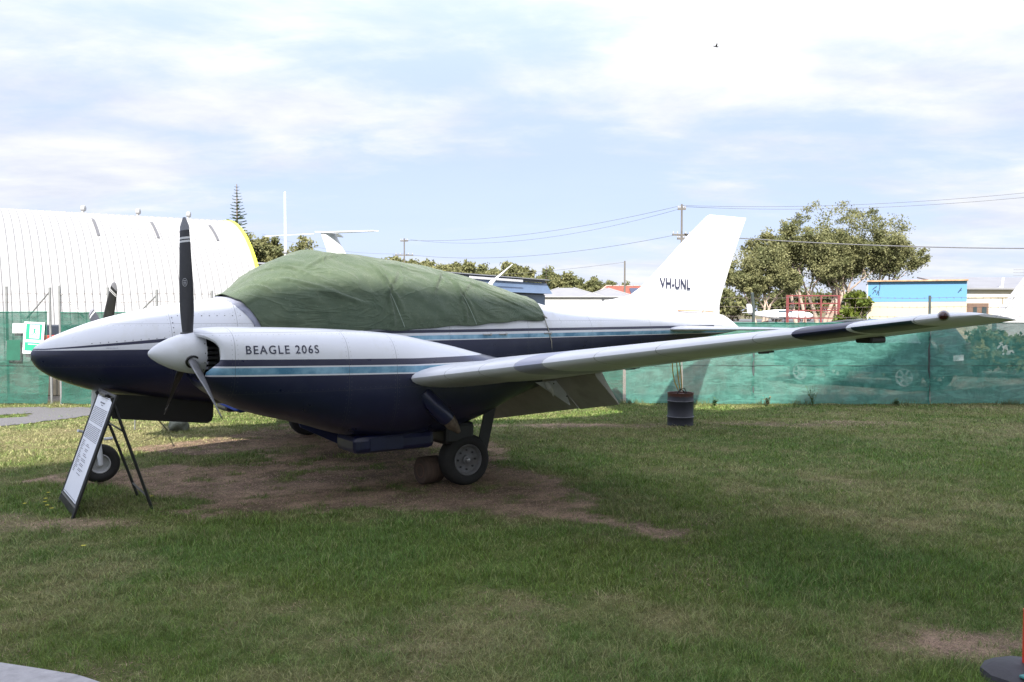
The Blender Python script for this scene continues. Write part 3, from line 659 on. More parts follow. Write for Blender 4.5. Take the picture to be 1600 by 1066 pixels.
    bl.build('wheel_bolts', M_black, gear); hc = MB(); hc.lathe([(.022, .080), (.021, .098), (.012, .104), (.001, .105)], (-3.64, gy, .255), (0, side, 0), 16); hc.build('hub_cap', M_alu, gear, smooth=True)
    dr = MB(); dr.box((-3.90, gy + side * .02, .56), (.13, .016, .52), Matrix.Rotation(R(-14), 3, 'Y'), bev=.004); dr.build('leg_door', M_black, gear)
    dr = MB(); dr.box((-3.55, y0 - side * .02, .53), (.34, .46, .22), bev=.04); dr.build('wheel_bay', M_black, nac)
    d2 = MB(); yi = y0 - side * .42
    d2.add([(-2.05, yi, .84), (-3.1, yi, .74), (-2.85, yi - .05, .46), (-2.55, yi - .06, .42), (-2.15, yi - .04, .62), (-2.05, yi - .02, .84), (-3.1, yi - .02, .74), (-2.85, yi - .07, .46), (-2.55, yi - .08, .42), (-2.15, yi - .06, .62)],
           [(0, 1, 2, 3, 4), (9, 8, 7, 6, 5), (0, 1, 6, 5), (1, 2, 7, 6), (2, 3, 8, 7), (3, 4, 9, 8), (4, 0, 5, 9)]); d2.build('bay_door', simple('dark blue door paint', (.012, .022, .10), .35, var=.2), nac)
    # propeller: spinner part with three blades beneath
    sp = MB(); pz = 1.395
    prof = [(.001, .335), (.018, .330), (.045, .305), (.085, .25), (.125, .17), (.155, .09), (.174, .01), (.182, -.06), (.183, -.10), (.165, -.103), (.05, -.103)]
    prof = [(r, h_) for r, h_ in prof]
    sp.lathe(prof, (-1.0, y0, pz), (1, 0, 0), 40); spin = sp.build('spinner', M_white, AC, auto=50)
    for k, ang in enumerate(angs):
        a = R(ang); Rk = PROP_R * ((1.015 if k == 0 else .95) if side == 1 else .93)
        rows = blade(None, a, Rk, .99, y0, pz, side); bm_ = MB(); bm_.grid(rows, True); bm_.add(rows[-1], [tuple(range(12))])
        bo = bm_.build('blade', M_blg if k == 1 and side == 1 else M_bl, spin, smooth=True)
        at2 = bo.data.attributes.new('rad', 'FLOAT', 'POINT')
        at2.data.foreach_set('value', [(math.hypot(v.co.y - y0, v.co.z - pz)) / Rk for v in bo.data.vertices])
        co = MB(); dr3 = Vector((0, math.sin(a), math.cos(a))); cc3 = Vector((-.99, y0, pz))
        co.lathe([(.055, .10), (.060, .15), (.060, .172), (.046, .176), (.040, .155)], cc3, dr3, 20); co.build('blade_boot', M_black, spin, smooth=True)
    fs_ = MB()
    for k in range(14):
        a = 2 * PI * k / 14; fs_.lathe([(.005, 0), (.004, .003), (.001, .004)], (-1.085, y0 + .182 * math.cos(a), pz + .182 * math.sin(a)), (0, math.cos(a), math.sin(a)), 6)
    fs_.build('spinner_screws', M_dark, spin)
# emblem on the upright port blade: thin ring with bars
em = MB(); cpos = Vector((-.99, 2.04 + .60 * math.sin(R(-4)), 1.395 + .60 * math.cos(R(-4))))
em_tw = R(-37); nx_ = Vector((math.cos(em_tw), -math.sin(em_tw) * math.cos(R(-4)), 0)).normalized(); tu = Vector((math.sin(em_tw), math.cos(em_tw), 0)).normalized()
for kk in range(20):
    a0_, a1_ = 2 * PI * kk / 20, 2 * PI * (kk + 1) / 20; q = []
    for (aa, rr) in ((a0_, .031), (a1_, .031), (a1_, .036), (a0_, .036)): q.append(cpos + nx_ * .0165 + tu * math.cos(aa) * rr * .75 + Vector((0, 0, 1)) * math.sin(aa) * rr)
    em.add(q, [(0, 1, 2, 3)])
for dz in (-.014, 0, .014): q = [cpos + nx_ * .0165 + tu * a_ * .016 + Vector((0, 0, dz + b_ * .003)) for a_, b_ in ((-1, -1), (1, -1), (1, 1), (-1, 1))]; em.add(q, [(0, 1, 2, 3)])
em.build('blade_emblem', simple('pale emblem print', (.35, .35, .38), .5), AC)
# lettering on port nacelle
vs_, fs2 = text_mesh('BEAGLE 206S', .115, 1.0, .0010, 1.22)
wmax = max(v[0] for v in vs_); s0, s1 = 1.335, 1.975; k_ = (s1 - s0) / wmax; hmax = max(v[1] for v in vs_)
vv = []
for (u, v) in vs_:
    s = s0 + u * k_; z = 1.392 + v / hmax * .070 - .012 * (s - s0); vv.append((-s, nac_side(s, z, 2.04) + .0035, z))
tag(mesh_obj('nacelle_lettering', vv, fs2, M_letter, AC), 'dark blue BEAGLE 206S lettering')
vs_, fs2 = text_mesh('VH-UNL', .2, 1.0, .004, 1.05); wmax = max(v[0] for v in vs_); hmax = max(v[1] for v in vs_)
vv = []
for (u, v) in vs_:
    s = 8.325 + u / wmax * .63; z = 2.10 + v / hmax * .150 ; c_le, c_te = interp(z, [(r[2], r[0]) for r in finrows]), interp(z, [(r[2], r[1]) for r in finrows]); uu = (s - c_le) / (c_te - c_le); th_ = .115
    th_ = interp(z, [(r[2], r[3]) for r in finrows]); tt = finth(uu, th_); vv.append((-s, tt / 2 + .020, z - .03 * (s - 8.335)))
tag(mesh_obj('registration_lettering', vv, fs2, M_letter, AC), 'black VH-UNL registration letters')
vs_, fs2 = text_mesh('BEAGLE', .03); vv = [(-(.62 + u), side_y(.62 + u, 1.382 + v * .6) + .004, 1.378 + v * .55) for u, v in vs_]; mesh_obj('small_placard', vv, fs2, simple('faint print', (.30, .31, .36), .6), AC)
# nose gear
ng = MB(); ng.tube([(-.60, 0, 1.0), (-.58, 0, .72), (-.575, 0, .55)], [.055, .055, .05], 16); ng.tube([(-.575, 0, .56), (-.58, 0, .40)], .032, 12)
nleg = ng.build('nose_gear_leg', M_white, AC, auto=40)
fk = MB()
for q in (1, -1):
    fk.tube([(-.575, q * .02, .46), (-.58, q * .085, .43), (-.59, q * .095, .30), (-.60, q * .095, .19)], [.03, .03, .028, .022], 10)
fk.tube([(-.60, -.10, .195), (-.60, .10, .195)], .014, 8); fk.tube([(-.64, .05, .445), (-.72, .07, .45)], .016, 8); fk.tube([(-.52, -.03, .50), (-.40, .05, .55)], .014, 8); fk.build('fork', M_white, nleg, auto=40)
ty = MB(); ty.lathe([(.095, -.052), (.11, -.066), (.15, -.073), (.178, -.06), (.193, -.035), (.197, 0), (.193, .035), (.178, .06), (.15, .073), (.11, .066), (.095, .052)], (-.60, 0, .195), (0, 1, 0), 44); ty.build('tyre', M_rubber, nleg, smooth=True)
rm = MB(); rm.lathe([(.095, -.05), (.099, .062), (.092, .066), (.086, .060), (.080, .035), (.04, .030), (.034, .055), (.001, .058)], (-.60, 0, .195), (0, 1, 0), 32)
rm.lathe([(.099, -.062), (.080, -.035), (.001, -.04)], (-.60, 0, .195), (0, 1, 0), 32); rm.build('rim', simple('pale wheel rim', (.40, .40, .41), .45, var=.15, scale=20), nleg, auto=35)
tl = MB(); tl.tube([(-.62, .03, .80), (-.72, .05, .70), (-.80, .05, .80)], .016, 6); tl.tube([(-.70, .06, .73), (-.66, .05, .63)], .012, 6); tl.build('drag_link', simple('amber primed link', (.30, .13, .03), .5), nleg)
gd = MB(); gd.add([(-.66, .20, .92), (-1.70, .20, .79), (-1.70, .17, .61), (-1.685, .168, .57), (-1.64, .166, .548), (-.70, .17, .66)] + [(-.66, .185, .92), (-1.70, .185, .79), (-1.70, .155, .61), (-1.685, .153, .57), (-1.64, .151, .548), (-.70, .155, .66)],
    [(0, 1, 2, 3, 4, 5), (11, 10, 9, 8, 7, 6)] + [(i, (i + 1) % 6, (i + 1) % 6 + 6, i + 6) for i in range(6)]); gd.build('nose_gear_door', M_black, AC)
# small fasteners along the nose hatch line and hatch edge
fs_ = MB()
for k in range(16):
    s = .5 + k * .072; z = interp(s, [(.1, 1.375), (1.9, 1.51)]) + .014 + .012; fs_.lathe([(.0045, 0), (.004, .004), (.001, .005)], (-s, side_y(s, z) + .0, z), (0, 1, .1), 6)
for k in range(9):
    s = 1.30 + k * .075; z = 1.70; fs_.lathe([(.0055, 0), (.005, .004), (.001, .005)], (-s, side_y(s, z), z), (0, 1, .3), 6)
for k in range(5):
    z = 1.68 - k * .05; s = 1.24 + (.0 if k < 5 else 0); fs_.lathe([(.0055, 0), (.005, .004), (.001, .005)], (-s, side_y(s, z), z), (0, 1, .2), 6)
fs_.build('hatch_fasteners', M_dark, AC)
# door handles on the stripe
for s in (4.88, 5.12, 5.86):
    dh = MB(); z = 1.462; y = side_y(s, z); dh.box((-s, y + .006, z), (.10, .014, .018), bev=.005); dh.lathe([(.016, 0), (.016, .012), (.001, .014)], (-s - .06, y, z), (0, 1, 0), 12); dh.build('door_latch', M_alu, AC)
# windscreen under the cover
ws = MB(); rows = []
for s in (2.02, 2.1, 2.2, 2.3, 2.4, 2.5): rows.append([fus_pt(s, a, .004) for a in [-1.25 + 2.5 * k / 24 for k in range(25)]])
ws.grid(rows); g = NT('tinted windscreen'); g.set(Base_Color=(.03, .035, .04, 1), Roughness=.08, Coat_Weight=.6); ws.build('windscreen', g.m, AC, smooth=True)
# antennas
an = MB(); rows = []
for (z, s0, s1, t_) in ((2.36, 3.10, 3.36, .030), (2.5, 3.06, 3.27, .026), (2.66, 3.00, 3.18, .022)):
    rows.append([(-(s0 + (s1 - s0) * (1 - math.cos(a)) / 2), t_ / 2 * math.sin(a) * (1.3 if a < PI else 1.3), z) for a in [2 * PI * k / 14 for k in range(14)]])
an.grid(rows, True)
av = an.build('antenna_mast', M_white, AC, auto=50)
for q in (1, -1):
    v_ = MB(); pr = [(-2.93, 0), (-3.05, q * .035), (-3.42, q * .50), (-3.50, q * .50), (-3.22, q * .02)]
    v_.add([(x, y, 2.662) for x, y in pr] + [(x, y, 2.674) for x, y in pr], [(0, 1, 2, 3, 4), (9, 8, 7, 6, 5)] + [(i, (i + 1) % 5, (i + 1) % 5 + 5, i + 5) for i in range(5)]); v_.build('antenna_arm', M_white, av)
an = MB(); an.tube([(-5.32, 0, 2.02), (-5.36, 0, 2.12), (-5.44, 0, 2.18), (-5.70, 0, 2.375)], [.045, .032, .016, .005], 8); an.build('whip_antenna', M_white, AC, smooth=True)

# ---- canvas cover (a thing of its own lying on the cabin)
cov = empty('canvas_cover', tuple(AC.location), TH + PI, 'faded green canvas cover draped and tied over the aircraft cabin', 'cover')
def zlow(s): return interp(s, [(1.78, 1.56), (2.2, 1.53), (3.0, 1.52), (3.9, 1.53), (4.7, 1.575), (5.3, 1.61), (5.84, 1.63)])
rows = []; NC = 160; SS = [1.80 + (5.84 - 1.80) * i / 210 for i in range(211)]
def amax(s, z):
    lo, hi = 0.0, PI
    for _ in range(24):
        m_ = (lo + hi) / 2
        if fus_pt(s, m_)[2] > z: lo = m_
        else: hi = m_
    return lo
AMT = [(1.80 + 4.06 * i / 400, amax(1.80 + 4.06 * i / 400, zlow(1.80 + 4.06 * i / 400) + .012 * math.sin((1.80 + 4.06 * i / 400) * 9) * math.sin((1.80 + 4.06 * i / 400) * 3.1))) for i in range(401)]
def amfast(s):
    q = (s - 1.80) / 4.06 * 400; i = min(399, max(0, int(q))); return AMT[i][1] + (AMT[i + 1][1] - AMT[i][1]) * (q - i)
def sfront(f): return 1.80 + .30 * abs(f) ** 1.4
for s_ in SS:
    row = []
    for k in range(NC + 1):
        f = -1 + 2 * k / NC; s = sfront(f) + (5.84 - sfront(f)) * (s_ - 1.80) / 4.04; am = amfast(s); a = am * f; x, y, z = fus_pt(s, a)
        sag = .030
        # pulled folds and ripples
        p = Vector((s * 1.0, f * 2.0, 0)); w1 = mnoise.noise(Vector((s * 1.6 + f * 3.0, f * 2.2, 1.3)))
        w2 = mnoise.noise(Vector((s * 5 - f * 7, f * 3.0, 4.7))); w3 = mnoise.noise(Vector((s * 12 + f * 4, f * 9, 9.7)))
        off = sag + .024 * w1 + .016 * w2 + .005 * w3 + .004 * (1 - min(1, abs(mnoise.noise(Vector((s * 2.2 - f * 5, f * 3.3 + s, 2.2)))) * 6))
        for (sc0, fc0, dx, dy, amp) in ((2.45, .35, 1.0, .8, .018), (2.9, .30, .9, -.5, .016), (3.55, .55, .5, 1.0, .022), (4.55, .55, .4, 1.0, .022), (4.3, .45, -.5, 1.0, .016), (5.2, .6, 1, .6, .014), (3.56, .72, .1, 1.0, .016), (3.62, .62, -.6, 1.0, .014), (4.55, .72, .1, 1, .016), (4.62, .6, -.7, 1, .014), (2.6, .6, 1, .5, .012), (5.0, .45, .9, .2, .012), (3.9, .35, 1, .12, .010), (2.15, .5, .8, 1.2, .014), (3.0, .75, 1, .25, .014)):
            du, dv = s - sc0, (abs(f) - fc0) * 1.2; along = du * dx + dv * dy; across = du * dy - dv * dx
            off += 2.0 * amp * math.exp(-(across / .018) ** 2 - (along / .34) ** 2) - 1.6 * amp * .7 * math.exp(-((across - .06) / .035) ** 2 - (along / .30) ** 2)
        edge = max(0, (abs(f) - .93) / .07); off = max(.022, off * (1 - .55 * edge))
        q = Vector((y / .66 ** 2, (z - 1.28) / 1.05 ** 2)); q.normalize(); y += q.x * off; z += q.y * off
        z += .006 * mnoise.noise(Vector((s * 3, f, 0)))
        # slack hump in the canvas just ahead of the antenna
        z += .035 * math.exp(-((s - 2.85) / .22) ** 2 - (f / .30) ** 2)
        row.append((x, y, z))
    rows.append(row)
cb_ = MB(); cb_.grid(rows); co_ = cb_.build('canvas', M_canvas, cov, smooth=True)
md = co_.modifiers.new('thick', 'SOLIDIFY'); md.thickness = .008; md.offset = 1
hm = MB(); rows = []
for ds, off in ((-.055, .004), (-.045, .012), (-.01, .014), (.03, .008)):
    rr_ = []
    for k in range(61):
        f = -1 + 2 * k / 60; s2 = sfront(f) + ds * (.35 + .9 * min(1, abs(f) * 1.5)); rr_.append(fus_pt(s2, amax(s2, 1.58) * f, off + .002 * math.sin(k * 2.1)))
    rows.append(rr_)
hm.grid(rows); hm.build('front_hem', simple('grey lining cloth', (.26, .27, .34), .8, var=.2, scale=12), cov, smooth=True)
for (s, z0, z1) in ((3.56, 2.0, 1.56), (4.55, 2.0, 1.58)):
    tie = MB(); tie.tube([Vector(fus_pt(s + .02 * k, amax(s, z0 + (z1 - z0) * k / 8), .050)) for k in range(9)], .0035, 5); tie.build('seam_cord', simple('pale cord', (.28, .34, .28), .9), cov)
tr_ = MB(); tr_.tube([Vector(fus_pt(5.83, amax(5.83, 1.64), .03)), Vector(fus_pt(5.88, amax(5.88, 1.52), .008)), Vector(fus_pt(5.93, amax(5.93, 1.35), .008)), Vector(fus_pt(5.98, amax(5.98, 1.1), .008)), Vector((-5.9, .25, .80))], .006, 6)
tr_.tube([Vector(fus_pt(5.83, amax(5.83, 1.64), .03)), Vector(fus_pt(5.80, amax(5.80, 1.66), .06)), Vector(fus_pt(5.86, amax(5.86, 1.63), .05))], .010, 6); tr_.build('tie_cord', M_rope, cov)

# ------------------------------------------------------------------ ground things round the aircraft
def chock(name, s, y, lab):
    p = wp(s, y, 0); o = empty(name, (p.x, p.y, gz(p.x, p.y)), TH, lab, 'wheel chock')
    t = NT('weathered log ' + name + lab[:3]); f = t.noise(6, 5, .6, (1, 8, 1)); t.col(t.mix(t.rng(f, .3, .7), (.05, .034, .026), (.095, .062, .046))); t.set(Roughness=.9); t.bump(f, .5, .01)
    b = MB(); b.lathe([(.001, -.16), (.10, -.16), (.112, -.145), (.115, 0), (.110, .145), (.10, .16), (.001, .16)], (0, 0, .115), (0, 1, 0), 20); b.build('log', t.m, o, auto=40)
    e = MB()
    for r in (.055,): e.lathe([(r - .004, .1605), (r, .163), (r + .004, .1605)], (0, 0, .115), (0, 1, 0), 20); e.lathe([(r - .004, -.1605), (r, -.163), (r + .004, -.1605)], (0, 0, .115), (0, 1, 0), 20)
    tag(e.build('growth_ring', simple('log end grain', (.12, .065, .045), .9), o), kind='stuff'); return o
c_ = chock('wheel_chock', 3.34, 1.99, 'round brown log chock in front of the port main wheel'); c_.rotation_euler.z = TH - PI / 2 + .1; c_.scale = (1.15, .7, 1.22)
c_ = chock('wheel_chock', 4.02, -2.10, 'brown log chock behind the far starboard wheel'); 
# drum with yellow straps up to the wing
dx, dy = 2.63, 13.69; z0 = gz(dx, dy)
dm = empty('steel_drum', (dx, dy, z0), 0, 'dark rusty topped steel drum used as a tie down weight under the tail', 'drum')
t = NT('drum paint'); x, y, z = t.xyz(); rst = t.math('ADD', t.rng(z, .42, .50), t.math('SUBTRACT', t.noise(14, 5, .7), .5)); rst = t.rng(rst, .35, .7); t.col(t.mix(rst, (.018, .019, .030), (.085, .030, .022))); t.set(Roughness=.55)
b = MB(); b.lathe([(.001, 0), (.196, 0), (.203, .01), (.200, .02), (.200, .125), (.208, .135), (.210, .143), (.208, .151), (.200, .161), (.200, .37), (.208, .38), (.210, .388), (.208, .396), (.200, .406), (.200, .495), (.205, .505), (.203, .515), (.190, .512), (.188, .49), (.001, .485)], (0, 0, 0), (0, 0, 1), 48); b.build('drum_body', t.m, dm, auto=50)
hp = MB()
for zz_ in (.143, .388): hp.lathe([(.2085, zz_ - .006), (.2125, zz_), (.2085, zz_ + .006)], (0, 0, 0), (0, 0, 1), 48)
hp.build('hoop', simple('worn hoop edge', (.16, .16, .19), .5, var=.3, scale=20), dm, smooth=True)
ey = MB(); ey.tube([(-.06, -.02, .485), (-.03, -.02, .54), (.02, -.02, .555), (.05, -.02, .53), (.08, -.02, .485)], .010, 8); ey.build('lifting_eye', M_black, dm)
wt = wp(8.72, 0.02, 1.27)
M_yel = simple('yellow strap', (.50, .36, .03), .7, var=.15, scale=30)
stp = empty('yellow_strap', (wt.x, wt.y, 0), 0, 'yellow rope looped from under the tail down to the steel drum', 'strap')
b = MB()
for j, (ox, oy) in enumerate(((-.03, 0), (.01, .02), (.035, -.02))):
    pts = []
    for i in range(13):
        u = i / 12; p = wt.lerp(Vector((dx - .01 + ox * .8, dy + oy, z0 + .545)), u) + Vector((ox * math.sin(u * PI) * 1.4 - .035 * math.sin(u * PI), 0, -.03 * math.sin(u * 2 * PI) * (j - 1))); pts.append(p - Vector((wt.x, wt.y, 0)))
    b.tube(pts, .008, 6)
b.build('cord', M_yel, stp, smooth=True)
b = MB(); b.tube([Vector((-.02, 0, z0 + .56)) + Vector((dx - wt.x, dy - wt.y, 0)), Vector((.06, 0, z0 + .58)) + Vector((dx - wt.x, dy - wt.y, 0)), Vector((.10, 0, z0 + .50)) + Vector((dx - wt.x, dy - wt.y, 0))], .008, 6); b.build('knot', M_black, stp)
# ground anchor rope of the starboard side with a stone
ax_, ay_ = -4.98, 12.67; az = gz(ax_, ay_)
rp = empty('tie_down_rope', (ax_, ay_, az), 0, 'grey tie down rope running from the starboard side to a stone on the grass', 'rope')
b = MB(); top_ = wp(1.05, -1.0, 1.0); b.tube([(0, 0, .02)] + [tuple((Vector((0, 0, .02)).lerp(top_ - Vector((ax_, ay_, az)), u) + Vector((0.02 * math.sin(u * PI), 0, -.05 * math.sin(u * PI))))) for u in (.2, .4, .6, .8, 1)], .011, 6); b.build('cord', M_rope, rp)
b = MB(); bm = bmesh.new(); bmesh.ops.create_icosphere(bm, subdivisions=3, radius=1)
vs = [Vector(v.co) for v in bm.verts]; fs = [tuple(v.index for v in f.verts) for f in bm.faces]; bm.free()
def rock(cx_, cy_, cz_, r, sq, sd): return [Vector((cx_, cy_, cz_)) + Vector((v.x * r[0], v.y * r[1], max(v.z, -.5) * r[2])) * (1 + sq * mnoise.noise(v * 1.7 + Vector((sd, sd, sd)))) for v in vs]
st_ = mesh_obj('stone', rock(ax_ + .10, ay_ + .15, az + .06, (.14, .12, .13), .35, 2.0), fs, simple('mossy stone', (.13, .14, .11), .9, var=.3, scale=8, bump=.4), smooth=True); tag(st_, 'rounded mossy stone on the grass beside the tie down rope', 'stone')
# thin far tie rod
fr_ = empty('tie_down_rod', (-4.5, 12.1, gz(-4.5, 12.1)), 0, 'thin grey rod standing in the grass behind the nose wheel', 'rod'); b = MB(); b.tube([(-1.10, .9, -.02), (-1.08, .92, .62)], .010, 6); b.build('rod', M_galv, fr_)

# A-frame information sign: near posts at ground points
sgx, sgy = -3.915, 7.66
P1, P2 = Vector((-4.14, 7.99)), Vector((-3.69, 7.33)); mid = (P1 + P2) / 2
axd = (P2 - P1).normalized(); hw_ = (P2 - P1).length / 2; nrm2 = Vector((axd.y, -axd.x)); rot_ = math.atan2(axd.y, axd.x)
# facing direction (towards lower left of the camera); legs stand on the other side
sg = empty('a_frame_sign', (mid.x, mid.y, gz(mid.x, mid.y)), rot_, 'black framed A board with tall white information sheet beside the nose wheel', 'sign board')
Hs = 1.02; lean_ = .36       # local x along the board, local y = away (back)
def bp(u, v, o=0.0):         # board coordinates: u across (-1..1), v height 0..1, o out of face towards viewer
    return Vector((u * hw_, lean_ * v, Hs * v)) + Vector((0, -o * Hs, o * lean_)).normalized() * abs(o) * (1 if o >= 0 else -1) if o else Vector((u * hw_, lean_ * v, Hs * v))
b = MB()
for u in (-1, 1): b.tube([bp(u, -.02), bp(u, 1.0)], .014, 6); b.build('leg', M_black, sg); b = MB()
for v in (.085, .985): b.tube([bp(-1, v), bp(1, v)], .016, 6); b.build('rail', M_black, sg); b = MB()
b = MB(); b.add([bp(-.97, .02, -.006), bp(.97, .02, -.006), bp(.97, 1.0, -.006), bp(-.97, 1.0, -.006), bp(-.97, .02, .006), bp(.97, .02, .006), bp(.97, 1.0, .006), bp(-.97, 1.0, .006)], [(0, 1, 2, 3), (7, 6, 5, 4), (0, 1, 5, 4), (1, 2, 6, 5), (2, 3, 7, 6), (3, 0, 4, 7)]); b.build('backboard', M_black, sg)
b = MB(); b.add([bp(-.88, .105, .010), bp(.88, .105, .010), bp(.88, .955, .010), bp(-.88, .955, .010)], [(0, 1, 2, 3)]); b.build('paper_sheet', simple('printed paper', (.66, .68, .76), .4, var=.03), sg)
b = MB(); random.seed(11)
def strip(v, u0, u1, hgt): b.add([bp(u0, v, .013), bp(u1, v, .013), bp(u1, v + hgt, .013), bp(u0, v + hgt, .013)], [(0, 1, 2, 3)])
v = .915; strip(.945, -.86, .86, .004); strip(.118, -.86, .86, .004)
strip(.895, -.28, .22, .011); strip(.878, -.10, .12, .006)
v = .848
for blk in (10, 9):
    for k in range(blk):
        u = -.78
        while u < .74:
            wd = random.uniform(.06, .19); strip(v, u, min(u + wd, .78), .0052); u += wd + .035
        v -= .0135
    v -= .018
for k in range(20):
    u = -.72; strip(v, u, u + random.uniform(.15, .45), .0048)
    if k % 3: strip(v, -.15 + random.uniform(-.05, .05), .10 + random.uniform(0, .35), .0048)
    v -= .0135
b.build('printed_text', simple('print ink', (.12, .12, .15), .6), sg)
Q1, Q2 = Vector((-3.164, 7.68)), Vector((-3.544, 8.27))
b = MB()
def toloc(p): q = Vector((p.x - mid.x, p.y - mid.y)); return Vector((q.dot(axd), q.dot(Vector((-axd.y, axd.x))), 0.0))
l1, l2 = toloc(Q1), toloc(Q2); tp1, tp2 = bp(.95, .97, -.03), bp(-.95, .97, -.03)
for q_ in ([l1, tp1, .013, 'leg'], [l2, tp2, .013, 'leg'], [tp1.lerp(l1, .30), tp2.lerp(l2, .30), .008, 'stretcher'], [tp1.lerp(l1, .88), tp2.lerp(l2, .88), .009, 'stretcher']): b = MB(); b.tube([q_[0], q_[1]], q_[2], 6); b.build(q_[3], M_black, sg)
b = MB(); b.box(tuple((tp1 + tp2) / 2), (.30, .03, .03), bev=.006); b.build('hinge', M_black, sg)

# red pole with a black foot at the near right edge
px_, py_ = 2.422, 4.10; pz_ = gz(px_, py_)
rpole = empty('barrier_post', (px_, py_, pz_), 0, 'bright red barrier post in a black rubber foot at the near right corner', 'post')
b = MB(); b.tube([(0.020, 0, .04), (.020, 0, .33)], .028, 16); b.build('pole', simple('red plastic', (.62, .030, .014), .4, var=.05), rpole, auto=50)
b = MB(); n = 10; ring = lambda r, z: [(r * (1 + .06 * math.cos(3 * a)) * math.cos(a), r * .80 * math.sin(a), z) for a in [2 * PI * k / n + .3 for k in range(n)]]
b.grid([ring(.205, 0), ring(.198, .035), ring(.15, .062), ring(.05, .075)], True); b.add(ring(.05, .075), [tuple(range(n))]); b.build('rubber_foot', simple('black rubber foot', (.030, .029, .036), .6, var=.25, scale=10, bump=.3, bscale=20), rpole, auto=30)
b = MB(); b.box((-.045, -.11, .060), (.09, .03, .012), Matrix.Rotation(.4, 3, 'Z'), bev=.003); b.build('foot_patch', simple('teal paint', (.05, .20, .20), .6), rpole)

# yellow flowers and dead leaf near the A board, weeds by the fence
M_fl = simple('yellow petals', (.55, .48, .03), .7); M_wd = simple('weed leaves', (.05, .10, .025), .7, var=.3)
random.seed(5)
fspots = [(-4.15, 7.75), (-4.22, 7.9), (-4.05, 7.62), (-3.95, 7.5), (-4.3, 7.7), (-3.78, 7.6), (-3.3, 8.0), (-4.2, 6.55), (-4.35, 8.2), (-3.1, 6.3)]
f0 = None
for i, (x, y) in enumerate(fspots):
    if f0 is None:
        f0 = empty('yellow_flower', (x, y, gz(x, y)), 0, 'tiny yellow daisy flower in the grass near the A board', 'flower', 'small yellow flowers in the lawn near the A board')
        b = MB(); b.tube([(0, 0, 0), (.004, .003, .05)], .0018, 5); b.build('stem', M_wd, f0)
        b = MB()
        for k in range(8): a = 2 * PI * k / 8; b.add([(.004, .003, .05), (.004 + .016 * math.cos(a - .25), .003 + .016 * math.sin(a - .25), .054), (.004 + .019 * math.cos(a), .003 + .019 * math.sin(a), .055), (.004 + .016 * math.cos(a + .25), .003 + .016 * math.sin(a + .25), .054)], [(0, 1, 2, 3)])
        b.build('petals', M_fl, f0)
    else:
        c = f0.copy(); COL.objects.link(c); c.location = (x, y, gz(x, y)); c.rotation_euler.z = i * 1.3
        for ch in f0.children: d_ = ch.copy(); COL.objects.link(d_); d_.parent = c
def weed(x, y, h, n, lab, dryc=False):
    o = empty('weed', (x, y, gz(x, y)), 0, lab, 'weed'); b = MB(); st2 = MB()
    for k in range(n):
        a = random.uniform(0, 2 * PI); hh = h * random.uniform(.5, 1); tip = Vector((math.cos(a) * hh * .35, math.sin(a) * hh * .35, hh)); st2.tube([(0, 0, 0), tuple(tip * .5 + Vector((0, 0, hh * .1))), tuple(tip)], [.004, .003, .0015], 4)
        for j in range(9):
            u = random.uniform(.25, 1); p = tip * u; r = random.uniform(0, 2 * PI); l = random.uniform(.03, .07); dv = Vector((math.cos(r), math.sin(r), random.uniform(-.2, .6))) * l; sd = Vector((-math.sin(r), math.cos(r), 0)) * l * .25
            b.add([p, p + dv * .5 + sd, p + dv, p + dv * .5 - sd], [(0, 1, 2, 3)])
    st2.build('stem', M_wd, o); b.build('leaves', simple('dry weed', (.16, .12, .06), .8) if dryc else M_wd, o)
weed(5.85, 17.05, .42, 9, 'tall green weed standing against the shade cloth right of the fence post')
weed(4.95, 17.0, .22, 12, 'low brown dried weed at the foot of the fence post', True)
weed(7.5, 17.1, .15, 8, 'small low green weed under the far right shade cloth')
weed(3.9, 16.9, .16, 14, 'small pale green weed between the drum and the fence post'); weed(3.3, 16.8, .14, 12, 'short grassy weed just right of the drum by the cloth')
# fringe of longer grass along the fence foot (uncountable)
b = MB(); random.seed(9)
for k in range(3600):
    x = random.uniform(-10.5, 11.5); y = 17.22 - abs(random.gauss(0, .08)); h = random.uniform(.03, .11) * (1.4 if mnoise.noise(Vector((x * 1.5, 0, 0))) > .1 else .6); z = gz(x, y) - .005; a = random.uniform(-.5, .5)
    if x < -7.4 and random.random() < .8: continue
    b.add([(x - .006, y, z), (x + .006, y, z), (x + a * h, y - .3 * h, z + h)], [(0, 1, 2)])
tag(b.build('verge_grass', simple('long verge grass', (.10, .12, .045), .8, var=.45, scale=3)), 'fringe of longer grass along the foot of the fence', 'grass', kind='stuff')

